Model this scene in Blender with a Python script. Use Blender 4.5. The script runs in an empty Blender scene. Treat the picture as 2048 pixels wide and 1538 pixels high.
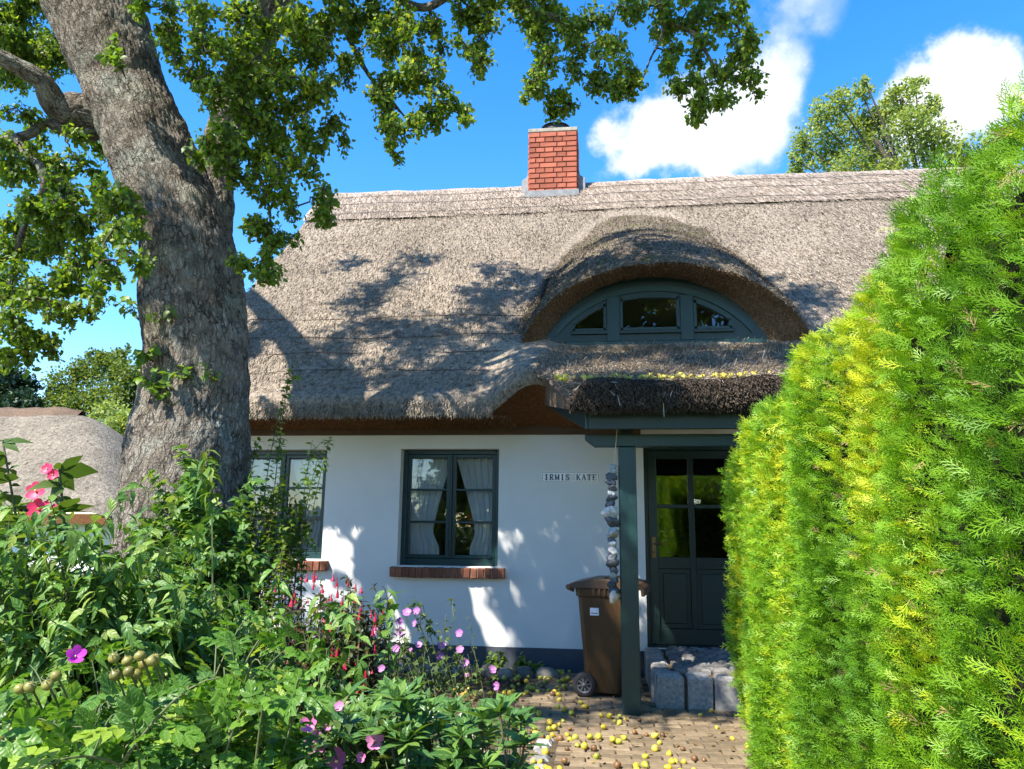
import bpy, math, random
import numpy as np
from mathutils import Matrix, Vector

# ------------------------------------------------------------------ camera, sky, sun, exposure
S = bpy.context.scene
COL = S.collection
F = 1479.0
YAW, PIT, ROL = math.radians(6.8), math.radians(10.7), math.radians(0.6)
EYE = np.array([0.0, 0.0, 1.5])
_f0 = np.array([-math.sin(YAW), math.cos(YAW), 0]); _r0 = np.array([math.cos(YAW), math.sin(YAW), 0])
FW = _f0 * math.cos(PIT) + np.array([0, 0, 1.0]) * math.sin(PIT)
_u0 = np.cross(_r0, FW)
RT = _r0 * math.cos(ROL) + _u0 * math.sin(ROL)
UP = _u0 * math.cos(ROL) - _r0 * math.sin(ROL)
cam = bpy.data.cameras.new('camera')
cam.sensor_width = 36; cam.lens = F / 2048 * 36; cam.clip_start = 0.05; cam.clip_end = 2000
camo = bpy.data.objects.new('camera', cam); COL.objects.link(camo)
M = Matrix(((RT[0], UP[0], -FW[0], EYE[0]), (RT[1], UP[1], -FW[1], EYE[1]), (RT[2], UP[2], -FW[2], EYE[2]), (0, 0, 0, 1)))
camo.matrix_world = M
S.camera = camo

def ray(x, y): return FW + RT * ((x - 1024) / F) - UP * ((y - 769) / F)
def onY(x, y, Y):
    d = ray(x, y); return EYE + d * (Y / d[1])
def onZ(x, y, Z):
    d = ray(x, y); return EYE + d * ((Z - EYE[2]) / d[2])
def proj(P):
    v = np.atleast_2d(P) - EYE
    w = v @ FW
    w = np.where(np.abs(w) < 1e-6, 1e-6, w)
    return 1024 + F * (v @ RT) / w, 769 - F * (v @ UP) / w, w

SUN_EL, SUN_AZ = math.radians(50), math.radians(38)      # azimuth: how far to the left of straight behind the camera
TOSUN = np.array([-math.sin(SUN_AZ) * math.cos(SUN_EL), -math.cos(SUN_AZ) * math.cos(SUN_EL), math.sin(SUN_EL)])
sl = bpy.data.lights.new('sun', 'SUN'); sl.energy = 4.2; sl.angle = math.radians(0.53); sl.color = (1.0, 0.93, 0.82)
so = bpy.data.objects.new('sun', sl); COL.objects.link(so)
so.rotation_mode = 'QUATERNION'; so.rotation_quaternion = Vector(-TOSUN).to_track_quat('-Z', 'Y')
so.location = (-10, -12, 20)

W = bpy.data.worlds.new('World'); S.world = W; W.use_nodes = True
S.view_settings.view_transform = 'Standard'; S.view_settings.look = 'None'
S.view_settings.exposure = 1.58; S.view_settings.gamma = 1.0; S.view_settings.use_curve_mapping = False
S.render.engine = 'CYCLES'
try:
    S.cycles.max_bounces = 8; S.cycles.transparent_max_bounces = 12
except Exception: pass

def world_nodes():
    nt = W.node_tree; N = nt.nodes; L = nt.links; N.clear()
    out = N.new('ShaderNodeOutputWorld'); bg = N.new('ShaderNodeBackground'); bg.inputs['Strength'].default_value = 0.15
    sky = N.new('ShaderNodeTexSky'); sky.sky_type = 'NISHITA'; sky.sun_disc = False
    sky.sun_elevation = SUN_EL
    sky.sun_rotation = math.pi + SUN_AZ        # clockwise from +Y seen from above
    sky.altitude = 0; sky.air_density = 1.0; sky.dust_density = 0.0; sky.ozone_density = 1.8
    hs = N.new('ShaderNodeHueSaturation'); hs.inputs['Hue'].default_value = 0.506; hs.inputs['Saturation'].default_value = 1.39; hs.inputs['Value'].default_value = 0.94
    L.new(sky.outputs[0], hs.inputs['Color'])
    tc = N.new('ShaderNodeTexCoord')
    nz = N.new('ShaderNodeTexNoise'); nz.inputs['Scale'].default_value = 9; nz.inputs['Detail'].default_value = 9; nz.inputs['Roughness'].default_value = 0.6
    L.new(tc.outputs['Generated'], nz.inputs['Vector'])
    n2 = N.new('ShaderNodeTexNoise'); n2.inputs['Scale'].default_value = 4; n2.inputs['Detail'].default_value = 3
    L.new(tc.outputs['Generated'], n2.inputs['Vector'])
    # warp the lookup direction a little, so the cloud masses get billowing outlines
    sub = N.new('ShaderNodeVectorMath'); sub.operation = 'SUBTRACT'; L.new(nz.outputs['Color'], sub.inputs[0]); sub.inputs[1].default_value = (0.5, 0.5, 0.5)
    sc = N.new('ShaderNodeVectorMath'); sc.operation = 'SCALE'; L.new(sub.outputs[0], sc.inputs[0]); sc.inputs['Scale'].default_value = 0.13
    ad = N.new('ShaderNodeVectorMath'); ad.operation = 'ADD'; L.new(tc.outputs['Generated'], ad.inputs[0]); L.new(sc.outputs[0], ad.inputs[1])
    def cdir(x, y):
        d = ray(x, y); return d / np.linalg.norm(d)
    blobs = [(cdir(1270, 290), .060, .9), (cdir(1320, 275), .075, .9), (cdir(1400, 255), .08, .9), (cdir(1480, 215), .08, .9), (cdir(1565, 165), .055, .85), (cdir(1570, 240), .05, .55), (cdir(1400, 310), .055, .8), (cdir(1490, 310), .06, .8), (cdir(1330, 190), .05, .42),
             (cdir(1905, 165), .062, .9), (cdir(1980, 175), .068, .9), (cdir(1910, 235), .075, .9), (cdir(1810, 260), .06, .5),
             (cdir(1610, 15), .06, .40), (cdir(1540, -20), .08, .42), (cdir(1670, 40), .04, .28)]
    rr = random.Random(4)
    for k in range(16):
        az = rr.uniform(0, 2 * math.pi)
        if abs((az - math.pi / 2 - YAW + math.pi) % (2 * math.pi) - math.pi) < 0.85: continue
        el = rr.uniform(0.12, 0.6)
        for j in range(3):
            a, e = az + rr.uniform(-.12, .12), el + rr.uniform(-.05, .05)
            blobs.append((np.array([math.cos(a) * math.cos(e), math.sin(a) * math.cos(e), math.sin(e)]), rr.uniform(.08, .13), 1.0))
    acc = None
    for c, rad, amp in blobs:
        ds = N.new('ShaderNodeVectorMath'); ds.operation = 'DISTANCE'; L.new(ad.outputs[0], ds.inputs[0]); ds.inputs[1].default_value = tuple(c)
        mr = N.new('ShaderNodeMapRange'); mr.inputs['From Min'].default_value = rad * 1.25; mr.inputs['From Max'].default_value = rad * 0.15
        mr.inputs['To Min'].default_value = 0; mr.inputs['To Max'].default_value = amp; mr.interpolation_type = 'SMOOTHSTEP'
        L.new(ds.outputs['Value'], mr.inputs['Value'])
        if acc is None: acc = mr.outputs[0]
        else:
            mx = N.new('ShaderNodeMath'); mx.operation = 'ADD'; L.new(acc, mx.inputs[0]); L.new(mr.outputs[0], mx.inputs[1]); acc = mx.outputs[0]
    # add fbm, then a soft threshold
    a1 = N.new('ShaderNodeMath'); a1.operation = 'MULTIPLY_ADD'; L.new(nz.outputs['Fac'], a1.inputs[0]); a1.inputs[1].default_value = 1.25; L.new(acc, a1.inputs[2])
    cr = N.new('ShaderNodeMapRange'); cr.inputs['From Min'].default_value = 0.95; cr.inputs['From Max'].default_value = 1.75; cr.interpolation_type = 'SMOOTHSTEP'
    L.new(a1.outputs[0], cr.inputs['Value'])
    wisp = N.new('ShaderNodeMath'); wisp.operation = 'MULTIPLY'; L.new(cr.outputs[0], wisp.inputs[0]); wisp.inputs[1].default_value = 0.97
    ccol = N.new('ShaderNodeMixRGB'); ccol.inputs['Color1'].default_value = (1.9, 2.25, 2.8, 1); ccol.inputs['Color2'].default_value = (3.0, 3.0, 3.05, 1)
    dens = N.new('ShaderNodeMapRange'); dens.inputs['From Min'].default_value = 1.2; dens.inputs['From Max'].default_value = 2.4; L.new(a1.outputs[0], dens.inputs['Value'])
    L.new(dens.outputs[0], ccol.inputs['Fac'])
    mix = N.new('ShaderNodeMixRGB'); L.new(wisp.outputs[0], mix.inputs['Fac']); L.new(hs.outputs[0], mix.inputs['Color1']); L.new(ccol.outputs[0], mix.inputs['Color2'])
    L.new(mix.outputs[0], bg.inputs['Color']); L.new(bg.outputs[0], out.inputs['Surface'])
world_nodes()

# ------------------------------------------------------------------ helpers
rng = np.random.default_rng(11)
random.seed(5)

def nrm(v):
    v = np.asarray(v, float); n = np.linalg.norm(v, axis=-1, keepdims=True); return v / np.maximum(n, 1e-9)

def _hash(ix, iy, iz, seed):
    h = (ix.astype(np.int64) * 374761393 + iy.astype(np.int64) * 668265263 + iz.astype(np.int64) * 2147483647 + seed * 974711) & 0xFFFFFFFF
    h = ((h ^ (h >> 13)) * 1274126177) & 0xFFFFFFFF
    return ((h ^ (h >> 16)) & 0xFFFF) / 65535.0
def vnoise(p, seed=0):
    p = np.asarray(p, float); i = np.floor(p).astype(int); f = p - i; f = f * f * (3 - 2 * f); out = 0
    for dx in (0, 1):
        for dy in (0, 1):
            for dz in (0, 1):
                w = (f[..., 0] if dx else 1 - f[..., 0]) * (f[..., 1] if dy else 1 - f[..., 1]) * (f[..., 2] if dz else 1 - f[..., 2])
                out = out + w * _hash(i[..., 0] + dx, i[..., 1] + dy, i[..., 2] + dz, seed)
    return out * 2 - 1
def fbm(p, seed=0, o=3):
    p = np.asarray(p, float); a, s, out = 1.0, 1.0, 0
    for k in range(o): out = out + a * vnoise(p * s, seed + k); a *= .5; s *= 2.03
    return out
def worley_edge(p, seed=0):
    p = np.asarray(p, float); i = np.floor(p).astype(int)
    d1 = np.full(p.shape[:-1], 9.); d2 = d1.copy()
    for dx in (-1, 0, 1):
        for dy in (-1, 0, 1):
            for dz in (-1, 0, 1):
                c = i + np.array([dx, dy, dz])
                q = np.stack([c[..., k] + _hash(c[..., 0], c[..., 1], c[..., 2], seed + 17 * k) for k in range(3)], -1)
                d = np.linalg.norm(q - p, axis=-1)
                n1 = np.minimum(d1, d); d2 = np.minimum(np.maximum(d1, d), d2); d1 = n1
    return d2 - d1
def sstep(a, b, x):
    t = np.clip((x - a) / (b - a), 0, 1); return t * t * (3 - 2 * t)

MATS = {}
def mat(name, col, rough=0.7, var=None, scale=20, bump=0, bscale=None, spec=0.5, metal=0, detail=6, stretch=(1, 1, 1), bdist=0.01, extra=None):
    m = bpy.data.materials.new(name); m.use_nodes = True; nt = m.node_tree; N = nt.nodes; L = nt.links
    b = N['Principled BSDF']; b.inputs['Base Color'].default_value = (*col, 1); b.inputs['Roughness'].default_value = rough
    b.inputs['Specular IOR Level'].default_value = spec; b.inputs['Metallic'].default_value = metal
    tc = N.new('ShaderNodeTexCoord'); mp = N.new('ShaderNodeMapping'); mp.inputs['Scale'].default_value = stretch
    L.new(tc.outputs['Object'], mp.inputs['Vector'])
    if var is not None:
        nz = N.new('ShaderNodeTexNoise'); nz.inputs['Scale'].default_value = scale; nz.inputs['Detail'].default_value = detail; nz.inputs['Roughness'].default_value = .65
        L.new(mp.outputs[0], nz.inputs['Vector'])
        cr = N.new('ShaderNodeValToRGB'); cr.color_ramp.elements[0].position = .3; cr.color_ramp.elements[1].position = .7
        cr.color_ramp.elements[0].color = (*var, 1); cr.color_ramp.elements[1].color = (*col, 1)
        L.new(nz.outputs['Fac'], cr.inputs['Fac'])
        oi = N.new('ShaderNodeObjectInfo'); hs = N.new('ShaderNodeHueSaturation')
        mr = N.new('ShaderNodeMapRange'); mr.inputs['To Min'].default_value = .66; mr.inputs['To Max'].default_value = 1.2
        L.new(oi.outputs['Random'], mr.inputs['Value']); L.new(mr.outputs[0], hs.inputs['Value']); L.new(cr.outputs[0], hs.inputs['Color'])
        L.new(hs.outputs[0], b.inputs['Base Color'])
    if bump:
        nb = N.new('ShaderNodeTexNoise'); nb.inputs['Scale'].default_value = bscale or scale; nb.inputs['Detail'].default_value = 8; nb.inputs['Roughness'].default_value = .7
        L.new(mp.outputs[0], nb.inputs['Vector'])
        bp = N.new('ShaderNodeBump'); bp.inputs['Strength'].default_value = bump; bp.inputs['Distance'].default_value = bdist
        L.new(nb.outputs['Fac'], bp.inputs['Height']); L.new(bp.outputs[0], b.inputs['Normal'])
    MATS[name] = m
    return m

def leafmat(name, c1, c2, c3=None, trans=.35, rough=.45, tint=(1.3, 1.25, .45), veins=0):
    """foliage: colour by a per-leaf random number, part of the light passing through the blade"""
    m = bpy.data.materials.new(name); m.use_nodes = True; nt = m.node_tree; N = nt.nodes; L = nt.links
    b = N['Principled BSDF']; b.inputs['Roughness'].default_value = rough; b.inputs['Specular IOR Level'].default_value = .45
    at = N.new('ShaderNodeAttribute'); at.attribute_name = 'rnd'; fr = at
    cr = N.new('ShaderNodeValToRGB'); e = cr.color_ramp.elements
    e[0].position = 0; e[0].color = (*c1, 1); e[1].position = .75 if c3 else 1; e[1].color = (*c2, 1)
    if c3: k = e.new(1.0); k.color = (*c3, 1)
    L.new(fr.outputs['Fac'], cr.inputs['Fac'])
    if veins:      # pale midrib, side veins as fine relief
        va = N.new('ShaderNodeAttribute'); va.attribute_name = 'blade'; sp = N.new('ShaderNodeSeparateXYZ'); L.new(va.outputs['Vector'], sp.inputs[0])
        mr = N.new('ShaderNodeMapRange'); mr.inputs['From Min'].default_value = .10; mr.inputs['From Max'].default_value = .02; mr.inputs['To Max'].default_value = .55; L.new(sp.outputs['X'], mr.inputs['Value'])
        vm = N.new('ShaderNodeMixRGB'); L.new(mr.outputs[0], vm.inputs['Fac']); L.new(cr.outputs[0], vm.inputs['Color1']); vm.inputs['Color2'].default_value = (.34, .44, .16, 1)
        m1 = N.new('ShaderNodeMath'); m1.operation = 'MULTIPLY_ADD'; L.new(sp.outputs['X'], m1.inputs[0]); m1.inputs[1].default_value = -.22; L.new(sp.outputs['Y'], m1.inputs[2])
        m2 = N.new('ShaderNodeMath'); m2.operation = 'MULTIPLY'; L.new(m1.outputs[0], m2.inputs[0]); m2.inputs[1].default_value = 30.; m3 = N.new('ShaderNodeMath'); m3.operation = 'SINE'; L.new(m2.outputs[0], m3.inputs[0])
        bp = N.new('ShaderNodeBump'); bp.inputs['Strength'].default_value = veins; bp.inputs['Distance'].default_value = .004; L.new(m3.outputs[0], bp.inputs['Height']); L.new(bp.outputs[0], b.inputs['Normal'])
        cr = vm
    L.new(cr.outputs[0], b.inputs['Base Color'])
    tr = N.new('ShaderNodeBsdfTranslucent'); mx = N.new('ShaderNodeMixRGB'); mx.blend_type = 'MULTIPLY'; mx.inputs['Fac'].default_value = 1
    L.new(cr.outputs[0], mx.inputs['Color1']); mx.inputs['Color2'].default_value = (*tint, 1); L.new(mx.outputs[0], tr.inputs['Color'])
    ms = N.new('ShaderNodeMixShader'); ms.inputs['Fac'].default_value = trans
    L.new(b.outputs[0], ms.inputs[1]); L.new(tr.outputs[0], ms.inputs[2]); L.new(ms.outputs[0], N['Material Output'].inputs['Surface'])
    MATS[name] = m
    return m

def link(name, me, m, parent=None):
    o = bpy.data.objects.new(name, me); COL.objects.link(o)
    if m is not None and len(me.materials) == 0: me.materials.append(MATS[m] if isinstance(m, str) else m)
    if parent is not None: o.parent = parent
    return o
def mesh_np(name, V, Fc, smooth=False, rnd=None):
    V = np.ascontiguousarray(V, np.float32); Fc = np.ascontiguousarray(Fc, np.int32); n, k = Fc.shape
    me = bpy.data.meshes.new(name); me.vertices.add(len(V)); me.vertices.foreach_set('co', V.ravel())
    me.loops.add(n * k); me.loops.foreach_set('vertex_index', Fc.ravel())
    me.polygons.add(n); me.polygons.foreach_set('loop_start', np.arange(0, n * k, k, dtype=np.int32))
    if smooth: me.polygons.foreach_set('use_smooth', np.ones(n, bool))
    me.update(calc_edges=True)
    if rnd is not None:
        a = me.attributes.new('rnd', 'FLOAT', 'FACE'); a.data.foreach_set('value', np.ascontiguousarray(rnd, np.float32))
    return me
def thing(name, label, cat, loc=(0, 0, 0), group=None, rz=0):
    o = bpy.data.objects.new(name, None); COL.objects.link(o); o.location = loc; o.rotation_euler = (0, 0, rz)
    o.empty_display_size = .1
    return tag(o, label, cat, group)
def tag(o, label, cat, group=None):
    o['label'] = label; o['category'] = cat
    if group: o['group'] = group
    return o
def kind(o, k): o['kind'] = k; return o

class MB:
    def __init__(s): s.v = []; s.f = []
    def add(s, V, Fc):
        b = len(s.v); s.v += [tuple(map(float, p)) for p in V]; s.f += [tuple(b + int(i) for i in f) for f in Fc]; return s
    def box(s, x0, x1, y0, y1, z0, z1):
        s.add([(x0, y0, z0), (x1, y0, z0), (x1, y1, z0), (x0, y1, z0), (x0, y0, z1), (x1, y0, z1), (x1, y1, z1), (x0, y1, z1)],
              [(0, 3, 2, 1), (4, 5, 6, 7), (0, 1, 5, 4), (1, 2, 6, 5), (2, 3, 7, 6), (3, 0, 4, 7)]); return s
    def bar(s, p, q, w, h, up=(0, 0, 1)):
        p, q = np.array(p, float), np.array(q, float); d = nrm(q - p); x = nrm(np.cross(d, up)); z = np.cross(x, d)
        o = [(-w, -h), (w, -h), (w, h), (-w, h)]
        s.add([p + x * a / 2 + z * b / 2 for a, b in o] + [q + x * a / 2 + z * b / 2 for a, b in o],
              [(0, 1, 2, 3)[::-1], (4, 5, 6, 7), (0, 1, 5, 4), (1, 2, 6, 5), (2, 3, 7, 6), (3, 0, 4, 7)]); return s
    def tube(s, P, R, n=6, cap=True):
        V, Fq = tube_np(np.array(P, float), np.array(R, float) * np.ones(len(P)), n)
        b = len(s.v); s.add(V, Fq)
        if cap: s.f.append(tuple(b + i for i in range(n))[::-1]); s.f.append(tuple(b + (len(P) - 1) * n + i for i in range(n)))
        return s
    def prism(s, poly, axis, a, b):
        """polygon in the plane across the axis, drawn out from a to b"""
        def pt(u, v, t): return {'y': (u, t, v), 'x': (t, u, v), 'z': (u, v, t)}[axis]
        n = len(poly)
        s.add([pt(u, v, a) for u, v in poly] + [pt(u, v, b) for u, v in poly],
              [tuple(range(n))[::-1], tuple(range(n, 2 * n))] + [(i, (i + 1) % n, n + (i + 1) % n, n + i) for i in range(n)]); return s
    def lathe(s, prof, n=12, c=(0, 0, 0), axis='z'):
        V = []; Fq = []
        for r, z in prof:
            for i in range(n):
                a = 2 * math.pi * i / n; x, y = r * math.cos(a), r * math.sin(a)
                V.append({'z': (c[0] + x, c[1] + y, c[2] + z), 'y': (c[0] + x, c[1] + z, c[2] + y), 'x': (c[0] + z, c[1] + x, c[2] + y)}[axis])
        for j in range(len(prof) - 1):
            for i in range(n): Fq.append((j * n + i, j * n + (i + 1) % n, (j + 1) * n + (i + 1) % n, (j + 1) * n + i))
        s.add(V, Fq); return s
    def mesh(s, name, smooth=False, bevel=0):
        me = bpy.data.meshes.new(name); me.from_pydata(s.v, [], s.f); me.update()
        import bmesh
        bm = bmesh.new(); bm.from_mesh(me)
        bmesh.ops.recalc_face_normals(bm, faces=bm.faces)
        if bevel: bmesh.ops.bevel(bm, geom=list(bm.edges), offset=bevel, segments=1, affect='EDGES', clamp_overlap=True)
        bm.to_mesh(me); bm.free()
        if smooth:
            for p in me.polygons: p.use_smooth = True
        return me
    def obj(s, name, m, parent=None, smooth=False, bevel=0): return link(name, s.mesh(name, smooth, bevel), m, parent)

def tube_np(P, R, n):
    m = len(P); T = np.gradient(P, axis=0); T = nrm(T)
    ref = np.array([0.31, 0.87, 0.38]); X = nrm(np.cross(T, ref)); Y = np.cross(T, X)
    a = np.arange(n) * 2 * np.pi / n
    V = P[:, None] + R[:, None, None] * (np.cos(a)[None, :, None] * X[:, None] + np.sin(a)[None, :, None] * Y[:, None])
    i = np.arange(m - 1)[:, None] * n; k = np.arange(n)[None]; k2 = (k + 1) % n
    Fq = np.stack([i + k, i + k2, i + n + k2, i + n + k], -1).reshape(-1, 4)
    return V.reshape(-1, 3), Fq
def tubes_mesh(name, L, n=4, smooth=True):
    Vs, Fs, b = [], [], 0
    for P, R in L:
        V, Fq = tube_np(np.asarray(P, float), np.asarray(R, float) * np.ones(len(P)), n); Vs.append(V); Fs.append(Fq + b); b += len(V)
    return mesh_np(name, np.concatenate(Vs), np.concatenate(Fs), smooth)
def bez(p0, p1, p2, n=8):
    t = np.linspace(0, 1, n)[:, None]; return (1 - t) ** 2 * np.asarray(p0) + 2 * t * (1 - t) * np.asarray(p1) + t * t * np.asarray(p2)

# ---- leaf shapes: blade along +Y, width along X, face up +Z
def leaf_shape(ws, fold=.25, droop=.25, ts=None, wave=0):
    n = len(ws) + 2; ts = ts or list(np.linspace(0, 1, n)); V = [];
    def c(t): return np.array([0, t - .12 * droop * t * t, -droop * t * t])
    mid = [c(t) for t in ts]; V += mid; Lf = []; Rg = []
    for k, w in enumerate(ws):
        p = mid[k + 1]; z = fold * w + (wave * (-1) ** k)
        Lf.append(len(V)); V.append(p + (-w, 0, z)); Rg.append(len(V)); V.append(p + (w, 0, z))
    Fc = []
    for E, flip in ((Lf, 0), (Rg, 1)):
        q = [(0, 1, E[0])] + [t for k in range(len(E) - 1) for t in ((k + 1, k + 2, E[k + 1]), (k + 1, E[k + 1], E[k]))] + [(len(E), len(E) + 1, E[-1])]
        Fc += [t[::-1] if flip else t for t in q]
    n = len(mid); E = np.zeros((len(V), 3)); E[:n, 1] = ts; E[n:, 0] = 1; E[n:, 1] = np.repeat(ts[1:-1], 2)
    return np.array(V), np.array(Fc), E
def merge_shapes(parts):
    V, Fc, E, b = [], [], [], 0
    for q in parts: V.append(q[0]); Fc.append(np.asarray(q[1]) + b); b += len(q[0]); E.append(q[2] if len(q) > 2 else np.full((len(q[0]), 3), .5))
    if any(len(q) > 2 for q in parts): return np.concatenate(V), np.concatenate(Fc), np.concatenate(E)
    return np.concatenate(V), np.concatenate(Fc)
def rot_z(v, a):
    c, s = math.cos(a), math.sin(a); return v @ np.array([[c, s, 0], [-s, c, 0], [0, 0, 1]])
def frames(d, up):
    d = nrm(d); x = nrm(np.cross(d, up)); z = np.cross(x, d); return np.stack([x, d, z], -1)
def scatter_mesh(name, base, pos, R, sc, rnd=None, smooth=False):
    BV, BF = base[:2]; n = len(pos)
    V = np.einsum('nij,kj->nki', R, BV) * np.asarray(sc)[:, None, None] + pos[:, None]
    Fc = BF[None] + (np.arange(n) * len(BV))[:, None, None]
    rnd = rng.random(n) if rnd is None else rnd
    me = mesh_np(name, V.reshape(-1, 3), Fc.reshape(-1, BF.shape[1]), smooth, np.repeat(rnd, len(BF)))
    if len(base) > 2: blade(me, np.tile(base[2], (n, 1)))
    return me
def blade(me, E):
    a = me.attributes.new('blade', 'FLOAT_VECTOR', 'POINT'); a.data.foreach_set('vector', np.ascontiguousarray(E, np.float32).ravel())
def leaves(parent, base, pos, R, sc, m, keep=0, name='leaf', rest='foliage', minpx=0, rnd=None):
    """all leaves of a plant: the ones that show largest are objects of their own, the rest is one mesh"""
    pos = np.asarray(pos); n = len(pos); origin = np.array(parent.location)
    ex = np.zeros(n, bool); rnd = rng.random(n) if rnd is None else np.clip(rnd, 0, 1); R = np.array(R)
    R[:, :, 2] *= rng.uniform(.3, 2.0, n)[:, None]; R[:, :, 0] *= rng.uniform(.8, 1.2, n)[:, None]      # flatter and more curled, narrower and broader leaves
    if keep:
        x, y, w = proj(pos); size = np.asarray(sc) * F / np.maximum(w, .2)
        vis = (w > .2) & (x > -20) & (x < 2068) & (y > -20) & (y < 1558) & (size > minpx)
        idx = np.argsort(np.where(vis, -size, 1e9))[:keep]; idx = idx[vis[idx]]; ex[idx] = True
        mv = []
        for q in range(6):
            me = mesh_np(name, base[0], base[1], False, np.full(len(base[1]), (q + .5) / 6)); me.materials.append(MATS[m]); mv.append(me)
            if len(base) > 2: blade(me, base[2])
        for i in idx:
            o = bpy.data.objects.new(name, mv[min(5, int(rnd[i] * 6))]); COL.objects.link(o); o.parent = parent
            mm = np.eye(4); mm[:3, :3] = R[i] * sc[i]; mm[:3, 3] = pos[i] - origin
            o.matrix_local = Matrix(mm.tolist())
    k = ~ex
    if k.any():
        o = link(rest, scatter_mesh(rest, base, pos[k] - origin, R[k], np.asarray(sc)[k], rnd[k]), m, parent); kind(o, 'stuff')
def along(P, start, spacing):
    """points and tangents at even steps along a polyline"""
    P = np.asarray(P); seg = np.linalg.norm(np.diff(P, axis=0), axis=1); s = np.concatenate([[0], np.cumsum(seg)])
    q = np.arange(start * s[-1], s[-1] + 1e-6, spacing)
    X = np.stack([np.interp(q, s, P[:, k]) for k in range(3)], -1); T = nrm(np.gradient(P, axis=0))
    return X, nrm(np.stack([np.interp(q, s, T[:, k]) for k in range(3)], -1))
def whorl(X, T, k=2, ang=1.0, droop=.2, jit=.35, turn=math.pi / 2, upb=.8):
    """leaf bases, directions and frames: k leaves at each node"""
    pos, dr = [], []; X = np.asarray(X)
    ref = np.where(np.abs(T[:, 2:3]) > .9, np.array([[1., 0, 0]]), np.array([[0, 0, 1.]]))
    A = nrm(np.cross(T, ref)); B = np.cross(T, A); ph0 = rng.random() * 6.28
    for j in range(k):
        ph = ph0 + np.arange(len(X)) * turn + j * 2 * math.pi / k + rng.normal(0, jit, len(X))
        rad = np.cos(ph)[:, None] * A + np.sin(ph)[:, None] * B
        a = ang + rng.normal(0, jit * .5, len(X))[:, None]
        d = np.cos(a) * T + np.sin(a) * rad; d[:, 2] -= droop * rng.random(len(X)) * 1.5
        pos.append(X); dr.append(nrm(d))
    pos, dr = np.concatenate(pos), np.concatenate(dr)
    up = np.array([0, 0, upb]) + rng.normal(0, .35, dr.shape) + np.concatenate([T] * k) * .3
    return pos, frames(dr, up)

def gridmesh(fn, U, Vv):
    u, v = np.meshgrid(U, Vv, indexing='ij'); P = fn(u, v); a, b = u.shape
    i = np.arange(a - 1)[:, None] * b; j = np.arange(b - 1)[None]
    Fq = np.stack([i + j, i + b + j, i + b + j + 1, i + j + 1], -1).reshape(-1, 4)
    return P.reshape(-1, 3), Fq

# ------------------------------------------------------------------ materials
mat('white_render', (.88, .88, .86), .9, (.80, .80, .78), 1.6, .25, 60, .2, bdist=.004)
mat('plinth_blue', (.035, .042, .058), .7, (.05, .057, .07), 12, .3, 50, bdist=.004)
mat('green_paint', (.007, .036, .036), .38, (.005, .027, .028), 7, .12, 40, stretch=(6, 6, 1), bdist=.003)
mat('green_dark', (.005, .022, .020), .4, (.004, .017, .016), 7, .12, 40, stretch=(6, 6, 1), bdist=.003)
mat('sill_brick', (.30, .115, .06), .85, (.14, .06, .045), 14, .5, 70, .2, bdist=.004)
mat('chimney_brick', (.42, .13, .08), .85, (.30, .09, .055), 9, .4, 60, .2, bdist=.004)
mat('mortar', (.52, .38, .31), .95, (.38, .26, .2), 40, .4, 90, .1)
mat('cap_concrete', (.36, .33, .27), .95, (.2, .19, .16), 14, .4, 60, .1)
mat('zinc', (.24, .25, .26), .6, (.13, .137, .145), 10, metal=.25)
mat('dark_metal', (.11, .10, .09), .5, (.07, .065, .06), 14, metal=.5)
mat('brass', (.23, .15, .07), .35, (.15, .10, .05), 20, metal=.8)
mat('tile_white', (.82, .82, .80), .2, (.76, .76, .76), 20)
mat('tile_blue', (.012, .03, .14), .25)
mat('cobble', (.25, .24, .225), .85, (.14, .135, .13), 9, .5, 60, .3, bdist=.006)
mat('granite', (.38, .375, .36), .85, (.17, .17, .17), 38, .6, 90, .3, bdist=.006)
mat('fieldstone', (.27, .25, .215), .9, (.15, .14, .12), 9, .5, 50, .2, bdist=.01)
mat('paver', (.27, .205, .13), .85, (.15, .115, .075), 13, .5, 70, .2, bdist=.004)
mat('soil', (.17, .125, .08), 1, (.08, .06, .04), 9, 1, 30, .1, bdist=.03)
mat('joint_sand', (.13, .10, .065), 1, (.06, .05, .035), 30, .6, 80, .1)
mat('bin_brown', (.075, .038, .012), .42, (.06, .03, .0095), 5, .06, 90)
mat('bin_lid', (.10, .058, .03), .45, (.08, .045, .023), 6, .05, 90)
mat('rubber', (.018, .018, .02), .7)
mat('grey_plastic', (.10, .105, .115), .5)
mat('paper', (.72, .75, .80), .6)
mat('room', (.16, .13, .10), .95)
mat('cord', (.5, .47, .4), .9)
mat('pebble_dark', (.10, .115, .135), .6, (.035, .04, .05), 18, .3, 40)
mat('pebble_white', (.62, .62, .60), .6, (.18, .19, .21), 22, .3, 40)
mat('pebble_plain', (.58, .56, .50), .6, (.48, .46, .42), 12, .2, 40)
mat('stem', (.10, .12, .04), .7, (.06, .075, .03), 20)
mat('twig', (.060, .046, .036), .85, (.10, .085, .065), 20)
mat('wood_dark', (.09, .05, .03), .8, (.06, .035, .02), 9, stretch=(1, 8, 8))

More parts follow.
